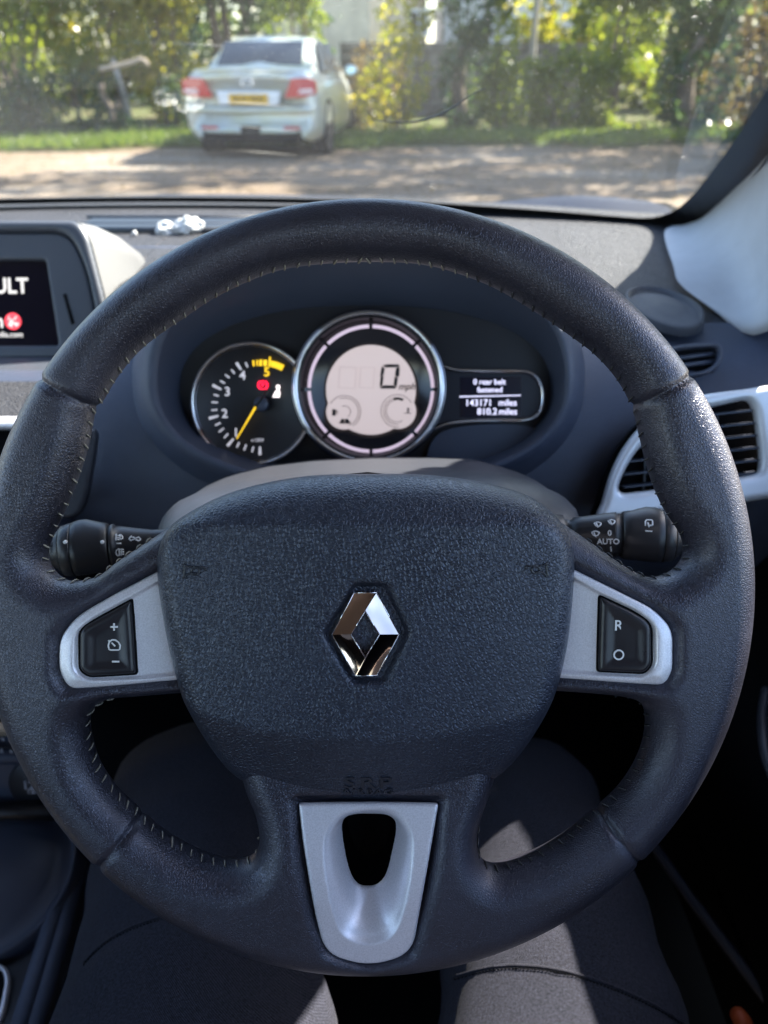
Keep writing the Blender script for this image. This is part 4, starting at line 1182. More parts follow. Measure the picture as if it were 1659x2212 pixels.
side = ~(top_m | bot_m)
sects['l'] = side & (fc[:, 0] < cen[0]); sects['r'] = side & (fc[:, 0] >= cen[0])
rim = {}
for key, lab in (('t', None), ('l', None), ('r', None), ('b', None)):
    q = Q[sects[key]]
    used, inv = np.unique(q.ravel(), return_inverse=True)
    rim[key] = obj('leather_rim', (V[used], inv.reshape(q.shape)), M['leather'], wheel)
# smooth shading that ignores the split: normals of the whole skin
full_me = mesh('skin', V, Q); full_me.polygons.foreach_set('use_smooth', [True] * len(full_me.polygons))
nrm = np.empty(len(V) * 3); full_me.vertex_normals.foreach_get('vector', nrm); nrm = nrm.reshape(-1, 3)
for key in rim:
    used = np.unique(Q[sects[key]].ravel())
    rim[key].data.normals_split_custom_set_from_vertices(nrm[used].tolist())
bpy.data.meshes.remove(full_me)

# ---- stitches along the inner edge
def unit_stitch():
    pts = [(0, 0, 0), (0.25, 0.14, 0.0), (0.55, 0.16, 0), (0.8, 0.1, 0), (1, 0, 0)]
    return tube(pts, [0.05, 0.085, 0.09, 0.085, 0.05], 5)
st_me = mesh('stitch', *unit_stitch()); st_me.materials.append(M['thread'])
st_me.polygons.foreach_set('use_smooth', [True] * len(st_me.polygons))
st_shaded = st_me.copy(); st_shaded.materials.clear(); st_shaded.materials.append(M['thread_shaded'])

def rim_w(d):
    x = min(max(d, 0.0001), RA)
    return RT * math.sqrt(max(0.0, 1 - (1 - x / RA) ** 2))

def stitch_run(poly, keep, spacing, parent_of, shaded_of):
    P = resample(poly, True, spacing)
    n = len(P)
    for i in range(n):
        p = P[i]
        if not keep(p): continue
        t = P[(i + 1) % n] - P[i - 1]; t /= np.linalg.norm(t)
        nrm2 = np.array([-t[1], t[0]])
        test = p + nrm2 * 0.004
        # point away from the opening
        ins = poly_dist(np.array([test]), [poly])[0] > 0
        if ins: nrm2 = -nrm2
        lean = (0.0010 + 0.0014 * rng.random()) * (1 if p[0] < 0 else -1)
        base = float(wdish(np.array(p[0]), np.array(p[1])))
        def rimpt(phi, along):
            ph = math.radians(phi)
            q = p + nrm2 * (0.0011 + RA * (1 - math.cos(ph)) - 0.0002) + t * along
            return Vector((q[0], q[1], base + RT * math.sin(ph)))
        A = rimpt(-4 - 6 * rng.random(), 0.0); B = rimpt(11 + 5 * rng.random(), lean)
        x = B - A; ln = x.length; x.normalize()
        out = Vector((-nrm2[0] * 0.6, -nrm2[1] * 0.6, 0.8))
        y = (out - x * out.dot(x)).normalized(); z = x.cross(y)
        Mx = Matrix((x * ln, y * ln * 0.8, z * ln * 0.8)).transposed().to_4x4(); Mx.translation = A
        o = bpy.data.objects.new('stitch', st_shaded if shaded_of(p) else st_me)
        C.objects.link(o); o.parent = parent_of(p)
        o.matrix_local = Mx

def section_of(p):
    a_ = math.degrees(math.atan2(p[1] - cen[1], p[0] - cen[0])) % 360
    if tr < a_ < tl: return rim['t']
    if bl < a_ < br: return rim['b']
    return rim['l'] if p[0] < cen[0] else rim['r']
def on_rim(p):
    return math.hypot(p[0] - cen[0], p[1] - cen[1]) > 0.112
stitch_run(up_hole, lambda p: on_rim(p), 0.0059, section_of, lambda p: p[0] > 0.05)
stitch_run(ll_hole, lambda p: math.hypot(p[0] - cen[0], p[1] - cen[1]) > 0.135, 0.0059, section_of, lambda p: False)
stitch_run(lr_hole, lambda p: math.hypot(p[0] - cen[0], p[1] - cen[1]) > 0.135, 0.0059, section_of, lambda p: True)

# ---- airbag cover
AB = [(795,1026),(638,1033),(497,1064),(413,1103),(362,1143),(341,1193),(340,1244),(356,1351),(379,1452),(407,1536),(452,1632),(491,1688),(536,1719),
      (643,1740),(795,1750),(936,1740),(1054,1714),(1099,1683),(1144,1621),(1189,1525),(1223,1407),(1239,1272),(1240,1199),(1222,1143),(1172,1086),(1088,1053),(947,1030)]
AW = 0.004
ab = spline(WF.ps(AB, AW), step=0.002)
HEX = [(773,1281),(823,1281),(866,1372),(821,1463),(770,1463),(716,1373)]
hexp = np.array(WF.ps(HEX, 0.022))
hcen = hexp.mean(0)
def crease_v(u):
    return WF.p(800, 1568, AW)[1] + 0.020 * (u / 0.10) ** 2
vtop = WF.p(800, 1128, AW)[1]
def ab_mid(u, v):
    m_ = np.full_like(u, AW)
    x = np.clip(v - vtop, 0, None)
    m_ -= 0.55 * x + 6.0 * x ** 2
    x = np.clip(crease_v(u) - v, 0, None)
    m_ -= 0.40 * (np.sqrt(x ** 2 + 0.0028 ** 2) - 0.0028)
    m_ -= 0.35 * u ** 2
    hd = poly_dist(np.stack([u.ravel(), v.ravel()], 1), [hexp]).reshape(u.shape)
    m_ -= 0.0048 * smoothstep(hd, -0.0050, -0.0018)
    return m_
V, Q = inflate(ab, [], 0.0010, 0.013, 0.016, 0.018, mid=ab_mid, p=2.2, smooth=3)
airbag = obj('airbag_cover', (V, Q), M['airbag'], wheel)
ab_bvh = BVHTree.FromPolygons([Vector(p) for p in V], [tuple(int(i) for i in q) for q in Q])
def ab_hit(px, py, lift=0.0):
    d = ray(px, py)
    o = WF.m.inverted() @ CAM
    dd = WF.m.inverted().to_3x3() @ d
    h = ab_bvh.ray_cast(o, dd)
    return h[0] + h[1] * lift, h[1]

# horn symbols, embossed
def horn(cx, cy, flip):
    k = 1 if flip else -1
    def q(dx, dy):
        return ab_hit(cx + k * dx, cy + dy, 0.0001)[0]
    strokes = [[(26,-14),(22,-12),(14,-9),(4,-8)], [(26,14),(23,16),(20,9),(12,6),(0,6)], [(26,-15),(24,-9),(24,0),(26,16)],
               [(-22,-7),(-12,-8),(4,-8)], [(-22,-7),(-21,0)],
               [(0 + 9 * math.cos(t), 1 + 8 * math.sin(t)) for t in np.linspace(0.3, 6.6, 16)]]
    parts = [tube([q(*p) for p in resample(np.array(s, float), False, 4)], 0.00055, 6) for s in strokes]
    return obj('horn_symbol', join(*parts), M['emboss'], airbag)
horn(423, 1233, False); horn(1157, 1230, True)
def ab_text(s, px, py, size, space):
    c, n = ab_hit(px, py, -0.0001)
    vv = (WF.m.inverted().to_3x3() @ CU); x = Vector((1, 0, 0)); x = (x - n * x.dot(n)).normalized(); y = n.cross(x)
    Mx = Matrix((x * 1.25, y, n)).transposed().to_4x4(); Mx.translation = c
    return obj('embossed_lettering', text(s, size, Mx, ext=0.0007, bold=0.00005, space=space), M['emboss'], airbag, smooth=False)
ab_text('SRP', 795, 1691, 0.0105, 1.25)
ab_text('AIRBAG', 795, 1709, 0.0049, 1.25)

# chrome diamond emblem
EB = 0.0166
def ep(zx, zy, h):
    px = (780 + zx * 0.15672) * 0.86406; py = (1440 + zy * 0.15672) * 0.86406
    a = WF.p(px, py, EB + h)
    return Vector((a[0], a[1], EB + h))
lo, mi, hi = 0.0012, 0.0030, 0.0052
eb = {'tl': ep(668,268,lo), 'tr': ep(1030,268,mi), 'r': ep(1388,930,lo), 'brr': ep(1035,1590,lo), 'bl': ep(690,1588,mi), 'l': ep(322,935,lo),
      'il': ep(625,932,hi), 'ir': ep(1078,932,hi), 'it': ep(850,555,hi), 'ib': ep(850,1308,hi)}
def facet_band(a, b, c, d, name, bow=0.0006, n=7):
    """one arm of the lozenge: outer edge a-b, inner edge d-c, slightly hollow"""
    vs = []; fs = []
    for i in range(n):
        for j in range(n):
            s, t = i / (n - 1), j / (n - 1)
            p = (a * (1 - s) + b * s) * (1 - t) + (d * (1 - s) + c * s) * t
            p = p + Vector((0, 0, -bow * math.sin(math.pi * t) * math.sin(math.pi * s) ** 0.5 if 0 < s < 1 else 0))
            vs.append(tuple(p))
    fs = grid_faces(n, n)
    return vs, fs
e = eb
ridge_t = ep(1008, 272, mi + 0.0004)
ridge_b = ep(712, 1584, mi + 0.0004)
bands = [facet_band(e['tl'], ridge_t, e['it'] * 0.0 + e['il'], e['l'], 'a')]
bands = []
bands.append(facet_band(e['l'], e['tl'], ridge_t, e['il'], 'upper_left'))
bands.append(facet_band(e['r'], e['tr'], e['it'], e['ir'], 'upper_right'))
bands.append(facet_band(e['l'], e['bl'], e['ib'], e['il'], 'lower_left'))
bands.append(facet_band(e['r'], e['brr'], ridge_b, e['ir'], 'lower_right'))
flipf = lambda m_: (m_[0], [q[::-1] for q in m_[1]])
def upw(m_):
    V_, f_ = m_
    q = f_[0]; a, b, c = (Vector(V_[i]) for i in q[:3])
    return m_ if (b - a).cross(c - a).z > 0 else flipf(m_)
ring_o = [e['tl'], e['tr'], e['r'], e['brr'], e['bl'], e['l']]
skirt = []
for i in range(6):
    a, b = ring_o[i], ring_o[(i + 1) % 6]
    dn = Vector((0, 0, -0.006))
    skirt.append(([tuple(b), tuple(a), tuple(a + dn), tuple(b + dn)], [(0, 1, 2, 3)]))
ring_i = [e['it'], e['ir'], e['ib'], e['il']]
well = []
ic = (e['il'] + e['ir']) / 2
for i in range(4):
    a, b = ring_i[i], ring_i[(i + 1) % 4]
    a2 = a + (ic - a) * 0.16 + Vector((0, 0, -0.0045)); b2 = b + (ic - b) * 0.16 + Vector((0, 0, -0.0045))
    well.append(([tuple(a), tuple(b), tuple(b2), tuple(a2)], [(0, 1, 2, 3)]))
# bevel strips between the arms
strips = [([tuple(ridge_t), tuple(e['tr']), tuple(e['it'])], [(0, 1, 2)]), ([tuple(ridge_b), tuple(e['bl']), tuple(e['ib'])], [(0, 1, 2)]),
          ([tuple(ridge_t), tuple(e['it']), tuple(e['il'])], [(0, 1, 2)]), ([tuple(ridge_b), tuple(e['ib']), tuple(e['ir'])], [(0, 1, 2)])]
emblem = obj('diamond_emblem', join(*[upw(b) for b in bands], *skirt, *well, *[upw(s) for s in strips]), M['chrome_emblem'], wheel)
sharp(emblem, 12)
edges = [tube([a, b], 0.00028, 5) for a, b in zip(ring_o, ring_o[1:] + ring_o[:1])] + [tube([a, b], 0.00022, 5) for a, b in zip(ring_i, ring_i[1:] + ring_i[:1])]
obj('bright_edge', join(*edges), M['chrome'], emblem)
fl = [p + (ic - p) * 0.1 + Vector((0, 0, -0.0042)) for p in ring_i]
obj('emblem_centre', ([tuple(p) for p in fl], [(0, 3, 2, 1)]), M['airbag'], emblem, smooth=False)

# ---- silver spoke trims with buttons
def outline(pts, w, step=0.001):
    return spline(WF.ps(pts, w), step=step)
TW = 0.0058
def poly_corners(pts, w):
    return resample(np.array(WF.ps(pts, w)), True, 0.001)
def round_poly(pts, w, r=0.004, step=0.0008):
    """polygon with rounded corners"""
    P = np.array(WF.ps([(p[0], p[1]) for p in pts], w)); n = len(P); out = []
    for i in range(n):
        rad = pts[i][2] if len(pts[i]) > 2 else r
        a, b, c = P[i - 1], P[i], P[(i + 1) % n]
        ta = (a - b) / np.linalg.norm(a - b); tc = (c - b) / np.linalg.norm(c - b)
        k = min(rad, 0.45 * np.linalg.norm(a - b), 0.45 * np.linalg.norm(c - b))
        p0, p1 = b + ta * k, b + tc * k
        for s in np.linspace(0, 1, 8):
            out.append((1 - s) ** 2 * p0 + 2 * s * (1 - s) * b + s * s * p1)
    return resample(np.array(out), True, step)

def side_trim(outer, plate, button, name):
    o2 = round_poly(outer, TW + 0.002)
    pl = round_poly(plate, TW + 0.002, 0.003)
    def tm(u, v):
        d = poly_dist(np.stack([u.ravel(), v.ravel()], 1), [pl]).reshape(u.shape)
        do = poly_dist(np.stack([u.ravel(), v.ravel()], 1), [o2]).reshape(u.shape)
        return TW + 0.0012 * smoothstep(do, 0, 0.006) - 0.0022 * smoothstep(d, -0.0012, 0.0006) + wdish(u, v) + 0.0075
    t = obj('spoke_trim', inflate(o2, [], 0.0006, 0.0012, 0.0018, 0.003, mid=tm, p=2, smooth=1), M['silver'], wheel)
    bp = round_poly(button, TW + 0.003, 0.006)
    bc = bp.mean(0)
    def bm_(u, v):
        d = poly_dist(np.stack([u.ravel(), v.ravel()], 1), [bp]).reshape(u.shape)
        return TW + 0.0005 - 0.0010 * smoothstep(d, 0.003, 0.008) + wdish(u, v) + 0.0075
    Vb, Qb = inflate(bp, [], 0.0006, 0.0022, 0.0028, 0.003, mid=bm_, shrink=0.0003, smooth=2)
    b = obj('button', (Vb, Qb), M['button'], t)
    gap = round_poly(button, TW + 0.0025, 0.006)
    obj('button_gap', inflate(gap, [], 0.0006, 0.0006, 0.0012, 0.001, mid=lambda u, v: bm_(u, v) + 0.0001, shrink=-0.0005, smooth=1), M['matblack'], t)
    bvh = BVHTree.FromPolygons([Vector(p) for p in Vb], [tuple(int(i) for i in q) for q in Qb])
    def surf(px, py):
        oo = WF.m.inverted() @ CAM; dd = WF.m.inverted().to_3x3() @ ray(px, py)
        h = bvh.ray_cast(oo, dd)[0]
        return h if h is not None else WF.p3(px, py, TW + 0.003)
    return t, b, surf

BIG = 0.012
tl_, bl_, sfl = side_trim(
    [(345,1232,.0005),(250,1282),(175,1325,BIG),(139,1372,.010),(139,1440,.012),(160,1480,.009),(275,1476),(395,1471,.0005),(400,1240,.0005)],
    [(360,1248,.0005),(287,1290,.001),(210,1331,.010),(176,1360,.010),(176,1440,.010),(200,1458,.006),(300,1460,.001),(400,1455,.0005),(410,1250,.0005)],
    [(286,1293,.0012),(215,1332,.010),(179,1352,.010),(180,1440,.009),(200,1456,.008),(298,1455,.0012)], 'left')
tr_, br_, sfr = side_trim(
    [(1235,1228,.0005),(1321,1270),(1405,1311,BIG),(1443,1352,.010),(1443,1440,.010),(1425,1472,.010),(1300,1469),(1190,1467,.0005),(1185,1235,.0005)],
    [(1225,1244,.0005),(1293,1282,.001),(1370,1317,.010),(1404,1345,.010),(1404,1430,.010),(1380,1453,.006),(1290,1452,.001),(1180,1450,.0005),(1180,1250,.0005)],
    [(1294,1285,.0012),(1362,1316,.010),(1401,1340,.010),(1401,1430,.009),(1385,1449,.008),(1288,1449,.0012)], 'right')
def mark(parent, surf, strokes, width=0.00045, m='print', name='symbol'):
    parts = []
    for s in strokes:
        pts = [surf(*p) + Vector((0, 0, 0.00012)) for p in resample(np.array(s, float), False, 4)]
        parts.append(tube(pts, width, 6, flat=0.45))
    return obj(name, join(*parts), M[m], parent)
mark(bl_, sfl, [[(238,1354),(255,1354)], [(246.5,1346),(246.5,1362)]], 0.0005, name='plus_symbol')
mark(bl_, sfl, [[(242,1429),(258,1429)]], 0.0005, name='minus_symbol')
mark(bl_, sfl, [[(236,1403),(234,1395),(236,1387),(242,1382),(249,1382),(256,1387),(260,1394),(259,1402),(256,1404),(240,1404),(236,1403)],
               [(241,1388),(249,1396)], [(234,1385),(237,1383)]], 0.00042, name='cruise_symbol')
def btn_text(s, px, py, size, parent, surf):
    p = surf(px, py)
    return obj('letter', text(s, size, Matrix.Translation(p + Vector((0, 0, 0.00015))), ext=0.0001, bold=0.00008), M['print'], parent, smooth=False)
btn_text('R', 1336, 1352, 0.0072, br_, sfr)
po = sfr(1336, 1414)
obj('letter', arc_band(po.x, po.y, 0.0019, 0.0026, 0, 2 * math.pi * 0.999, po.z - 0.0002, po.z + 0.0006, 30), M['print'], br_, smooth=False)

# ---- lower spoke trim with its scooped opening
LW = 0.0045
lt = round_poly([(646,1728,.0005),(655,1796),(684,1955,.01),(705,2035,.016),(797,2062,.02),(890,2035,.016),(908,1930,.01),(947,1728,.0005)], LW, 0.004)
rec = spline(WF.ps(RECESS, LW), step=0.001)
hol = spline(WF.ps(HOLE_LOW, LW - 0.012), step=0.001)
def lt_mid(u, v):
    q = np.stack([u.ravel(), v.ravel()], 1)
    d = poly_dist(q, [rec]).reshape(u.shape)
    dh = poly_dist(q, [hol]).reshape(u.shape)
    din = np.clip(d, 0, None); dh = np.clip(-dh, 0, None)
    f = din / (din + dh + 1e-6)
    f = np.where(d > 0, f, 0)
    return wdish(u, v) * 0.8 + LW + 0.0085 - 0.016 * smoothstep(f, -0.05, 1.1) - 0.002 * smoothstep(d, -0.002, 0.001)
ltrim = obj('lower_spoke_trim', inflate(lt, [hol], 0.0007, 0.0012, 0.0016, 0.002, mid=lt_mid, smooth=3), M['silver'], wheel)
hv = [(p[0], p[1], -0.035) for p in resample(hol, True, 0.002)]
obj('opening_back', ([(p[0] * 1.0, p[1], p[2]) for p in hv], [tuple(range(len(hv)))]), M['matblack'], ltrim, smooth=False)
hub = lathe([(-0.02, 0.055), (-0.055, 0.05), (-0.06, 0.03)], 32)
obj('hub', xf(hub, Matrix.Rotation(R(90), 4, 'Y') @ Matrix.Diagonal((-1, 1, 1, 1))), M['matblack'], wheel)
# ================================================================== the driver's lap
def skin_body(name, joints, edges, root, sub=2):
    me = bpy.data.meshes.new(name)
    names = list(joints)
    me.from_pydata([joints[k][0] for k in names], [(names.index(a), names.index(b)) for a, b in edges] and [(names.index(a), names.index(b)) for a, b in edges], [])
    o = bpy.data.objects.new(name, me); C.objects.link(o)
    sk = o.modifiers.new('skin', 'SKIN'); sk.use_smooth_shade = True; sk.branch_smoothing = 0.6
    for i, k in enumerate(names):
        r_ = joints[k][1]
        me.skin_vertices[0].data[i].radius = r_ if hasattr(r_, '__len__') else (r_, r_)
        me.skin_vertices[0].data[i].use_root = (k == root)
    sb = o.modifiers.new('sub', 'SUBSURF'); sb.levels = sub; sb.render_levels = sub
    dg = bpy.context.evaluated_depsgraph_get(); dg.update()
    m2 = bpy.data.meshes.new_from_object(o.evaluated_get(dg))
    bpy.data.objects.remove(o, do_unlink=True)
    return m2
zk = 0.575
J = {'pelvis': ((-0.02, -0.06, 0.60), (0.13, 0.11)), 'belly': ((-0.02, -0.13, 0.72), (0.13, 0.10)), 'chest': ((-0.02, -0.20, 0.90), (0.14, 0.10)), 'neck': ((-0.02, -0.22, 1.06), (0.07, 0.07)),
     'hl': ((-0.10, 0.05, 0.605), (0.105, 0.088)), 'tl1': ((-0.112, 0.17, 0.605), (0.118, 0.090)), 'tl2': ((-0.140, 0.30, 0.598), (0.100, 0.086)), 'kl0': ((-0.178, 0.43, 0.588), (0.080, 0.076)), 'kl': ((-0.196, 0.515, 0.565), (0.072, 0.068)),
     'sl': ((-0.205, 0.575, 0.48), (0.062, 0.062)), 'al': ((-0.21, 0.66, 0.33), (0.05, 0.05)),
     'hr': ((0.08, 0.05, 0.605), (0.098, 0.088)), 'tr1': ((0.114, 0.17, 0.605), (0.100, 0.088)), 'tr2': ((0.126, 0.30, 0.598), (0.090, 0.084)), 'kr0': ((0.132, 0.42, 0.588), (0.078, 0.075)), 'kr': ((0.137, 0.495, 0.562), (0.072, 0.068)),
     'sr': ((0.145, 0.555, 0.48), (0.062, 0.062)), 'ar': ((0.16, 0.64, 0.33), (0.05, 0.05))}
E = [('pelvis', 'belly'), ('belly', 'chest'), ('chest', 'neck'), ('pelvis', 'hl'), ('hl', 'tl1'), ('tl1', 'tl2'), ('tl2', 'kl0'), ('kl0', 'kl'), ('kl', 'sl'), ('sl', 'al'),
     ('pelvis', 'hr'), ('hr', 'tr1'), ('tr1', 'tr2'), ('tr2', 'kr0'), ('kr0', 'kr'), ('kr', 'sr'), ('sr', 'ar')]
bm_ = skin_body('person', J, E, 'pelvis', 3)
# loose cloth: long shallow folds
co = np.empty(len(bm_.vertices) * 3); bm_.vertices.foreach_get('co', co); co = co.reshape(-1, 3)
no_ = np.empty(len(bm_.vertices) * 3); bm_.vertex_normals.foreach_get('vector', no_); no_ = no_.reshape(-1, 3)
x, y, z = co.T
f = 0.0022 * np.sin(38 * x + 9 * y + 2 * np.sin(14 * y)) * np.clip((y - 0.05) * 4, 0, 1) + 0.0016 * np.sin(55 * y + 20 * x + 3 * np.sin(11 * x)) + 0.0012 * np.sin(90 * y - 50 * x)
co += no_ * f[:, None]
bm_.vertices.foreach_set('co', co.ravel()); bm_.update()
pers = thing('person', 'person seated behind the wheel in dark charcoal trousers, knees apart', 'person')
body = obj('body', bm_, M['trouser'], pers)
pb = BVHTree.FromPolygons([Vector(c) for c in co], [tuple(p.vertices) for p in bm_.polygons])
def lap(px, py, lift=0.0):
    h = pb.ray_cast(CAM, ray(px, py))
    return None if h[0] is None else h[0] + h[1] * lift
def seam(pts, name='trouser_seam'):
    P = [lap(*p, lift=0.0002) for p in spline(np.array(pts, float), False, 8)]
    P = [p for p in P if p is not None]
    if len(P) < 3: return
    o = obj(name, tube(P, 0.0011, 6), M['trouser'], pers)
    d = []
    for i in range(0, len(P) - 1, 1):
        a, b = P[i], P[i + 1]
        d.append(tube([a + (b - a) * 0.15 + Vector((0, -0.0022, 0.0006)), a + (b - a) * 0.6 + Vector((0, -0.0022, 0.0006))], 0.0005, 5))
    obj('seam_stitching', join(*d), M['matblack'], o)
seam([(182,2080),(215,2045),(260,2015),(320,1990),(380,1975),(450,1962)])
seam([(980,2110),(1060,2090),(1130,2086),(1220,2098),(1320,2130),(1420,2175),(1480,2212)])
# ================================================================== outside: yard, verge, hedge, car, house
def ground_mat():
    m = mat('gravel', (0.20, 0.165, 0.125), 0.95, spec=0.1, grain=60, grain_d=0.012, grain_kind='NOISE')
    nt = m.node_tree; N = nt.nodes; L = nt.links; b = N['Principled BSDF']
    tc = N.new('ShaderNodeTexCoord')
    n1 = N.new('ShaderNodeTexNoise'); n1.inputs['Scale'].default_value = 0.9; n1.inputs['Detail'].default_value = 7
    mp = N.new('ShaderNodeMapping'); mp.inputs['Scale'].default_value = (0.45, 1.3, 1)
    L.new(tc.outputs['Object'], mp.inputs[0]); L.new(mp.outputs[0], n1.inputs['Vector'])
    n2 = N.new('ShaderNodeTexNoise'); n2.inputs['Scale'].default_value = 22; n2.inputs['Detail'].default_value = 4
    L.new(tc.outputs['Object'], n2.inputs['Vector'])
    r1 = N.new('ShaderNodeValToRGB'); cr_ = r1.color_ramp
    cr_.elements[0].position = 0.30; cr_.elements[0].color = (0.125, 0.088, 0.060, 1)
    cr_.elements[1].position = 0.72; cr_.elements[1].color = (0.28, 0.245, 0.205, 1)
    e_ = cr_.elements.new(0.5); e_.color = (0.215, 0.165, 0.120, 1)
    L.new(n1.outputs['Fac'], r1.inputs[0])
    mx = N.new('ShaderNodeMix'); mx.data_type = 'RGBA'; mx.blend_type = 'MULTIPLY'; mx.inputs[0].default_value = 0.7
    r2 = N.new('ShaderNodeMapRange'); r2.inputs[1].default_value = 0.3; r2.inputs[2].default_value = 0.7; r2.inputs[3].default_value = 0.55; r2.inputs[4].default_value = 1.25
    L.new(n2.outputs['Fac'], r2.inputs[0]); L.new(r1.outputs[0], mx.inputs[6]); L.new(r2.outputs[0], mx.inputs[7])
    L.new(mx.outputs[2], b.inputs['Base Color'])
    return m
g = obj('ground', ([(-160, -60, 0), (160, -60, 0), (160, 260, 0), (-160, 260, 0)], [(0, 1, 2, 3)]), ground_mat(), smooth=False)
tag(g, 'brown gravel yard with leaf litter', kind='structure')
def verge_y(x):
    return 12.9 + 0.10 * x + 0.25 * math.sin(x * 1.3) + 0.12 * math.sin(x * 3.1)
rows = []
for x in np.linspace(-16, 22, 120):
    y0 = verge_y(x) if x > -0.6 or x < -3.6 else verge_y(x) + 0.2
    rows.append([(x, y0, 0.004), (x, y0 + 0.15, 0.05), (x, y0 + 1.0, 0.10), (x, y0 + 3.5, 0.16), (x, 90, 0.2)])
v_ = obj('grass_verge', loft(rows, closed=False), mat('verge_soil', (0.055, 0.085, 0.025), 0.95, spec=0.1, var=0.5, var_scale=3, col2=(0.10, 0.075, 0.04)), smooth=True)
tag(v_, 'low green verge along the edge of the yard', kind='structure')

def leaf_mat(name, c1, c2, trl=0.35):
    m = bpy.data.materials.new(name); m.use_nodes = True
    nt = m.node_tree; N = nt.nodes; L = nt.links
    b = N['Principled BSDF']; b.inputs['Roughness'].default_value = 0.27; b.inputs['Specular IOR Level'].default_value = 0.5
    ge = N.new('ShaderNodeNewGeometry')
    mx = N.new('ShaderNodeMix'); mx.data_type = 'RGBA'; mx.inputs[6].default_value = (*c1, 1); mx.inputs[7].default_value = (*c2, 1)
    L.new(ge.outputs['Random Per Island'], mx.inputs[0]); L.new(mx.outputs[2], b.inputs['Base Color'])
    t = N.new('ShaderNodeBsdfTranslucent'); 
    hs = N.new('ShaderNodeHueSaturation'); hs.inputs['Value'].default_value = 2.3; hs.inputs['Saturation'].default_value = 1.15; hs.inputs['Hue'].default_value = 0.485
    L.new(mx.outputs[2], hs.inputs['Color']); L.new(hs.outputs[0], t.inputs[0])
    ms = N.new('ShaderNodeMixShader'); ms.inputs[0].default_value = trl
    L.new(b.outputs[0], ms.inputs[1]); L.new(t.outputs[0], ms.inputs[2]); L.new(ms.outputs[0], N['Material Output'].inputs['Surface'])
    return m
LM_ = {'green': leaf_mat('green_leaf', (0.06, 0.10, 0.018), (0.16, 0.19, 0.035), 0.5), 'yellow': leaf_mat('yellow_green_leaf', (0.11, 0.14, 0.02), (0.24, 0.22, 0.04), 0.55),
       'ivy': leaf_mat('dark_ivy_leaf', (0.022, 0.05, 0.024), (0.065, 0.10, 0.035), 0.3), 'brown': leaf_mat('dry_leaf', (0.10, 0.07, 0.035), (0.16, 0.14, 0.05), 0.3),
       'grass': leaf_mat('grass_blade', (0.055, 0.10, 0.022), (0.13, 0.17, 0.04), 0.35)}
M['bark'] = mat('bark', (0.13, 0.10, 0.075), 0.95, var=0.4, var_scale=8, grain=40, grain_d=0.01, grain_kind='NOISE')

def leaves(P, size, r_, up=0.3):
    """one small folded blade at every point"""
    n = len(P)
    d = r_.normal(size=(n, 3)); d[:, 2] -= 0.3; d /= np.linalg.norm(d, axis=1)[:, None]
    nn = r_.normal(size=(n, 3)); nn[:, 2] += up
    s = np.cross(d, nn); s /= np.linalg.norm(s, axis=1)[:, None] + 1e-9
    L_ = size * (0.6 + 0.8 * r_.random(n))[:, None]
    a = P - d * L_ * 0.5; b = P + s * L_ * 0.33; c = P + d * L_ * 0.55; e_ = P - s * L_ * 0.33
    V_ = np.stack([a, b, c, e_], 1).reshape(-1, 3)
    i = np.arange(n) * 4
    return V_, np.stack([i, i + 1, i + 2, i + 3], 1)

def crown_points(blobs, n, r_, shell=0.55, holes=3.0):
    vol = np.array([b[3] * b[4] * b[5] for b in blobs]); k = r_.choice(len(blobs), n, p=vol / vol.sum())
    B = np.array(blobs)[k]
    d = r_.normal(size=(n, 3)); d /= np.linalg.norm(d, axis=1)[:, None]
    rad = (shell + (1 - shell) * r_.random(n)) ** 0.6
    rad = np.where(r_.random(n) < 0.30, rad * (1.02 + 0.28 * r_.random(n)), rad)
    P = B[:, :3] + d * rad[:, None] * B[:, 3:6]
    ph = np.sin(P[:, 0] * holes + 1.3 * np.sin(P[:, 2] * holes * 0.9)) * np.sin(P[:, 2] * holes * 1.1 + 0.8 * P[:, 1]) * np.sin(P[:, 1] * holes * 0.8 + P[:, 0])
    P = P[ph > -0.10 - 0.22 * r_.random(n)]
    return P[P[:, 2] > 0.05]

def bush(name, label, cat, base, blobs, n, size, m, seed, stems=5, stem_r=0.04, group=None, lean=0.6, thin=0.5, dens=0.85):
    blobs = [(b[0], b[1], b[2], b[3], b[4] * thin, b[5]) for b in blobs]
    r_ = np.random.default_rng(seed)
    t = thing(name, label, cat, Matrix.Translation(base), group)
    P = crown_points(blobs, int(n * dens), r_)
    obj('foliage', leaves(P, size * 1.2, r_), LM_[m], t, smooth=False)
    parts = []
    for k in range(stems):
        b = blobs[k % len(blobs)]
        top = Vector((b[0] + r_.normal() * 0.2 * b[3], b[1] + r_.normal() * 0.2 * b[4], b[2] + 0.5 * b[5]))
        st_ = Vector((r_.normal() * 0.12 * lean, r_.normal() * 0.1, 0))
        midp = st_.lerp(top, 0.5) + Vector((r_.normal() * 0.12, r_.normal() * 0.12, 0.05))
        parts.append(tube(spline(np.array([tuple(st_), tuple(midp), tuple(top)]), False, 0.15), [stem_r * (1 - 0.7 * q) for q in np.linspace(0, 1, len(spline(np.array([tuple(st_), tuple(midp), tuple(top)]), False, 0.15)))], 7))
    obj('stems', join(*parts), M['bark'], t)
    return t

def pos(px, y): # ground point under a picture column at distance y
    p = at_y(px, 300, y); return Vector((p.x, y, 0.1))

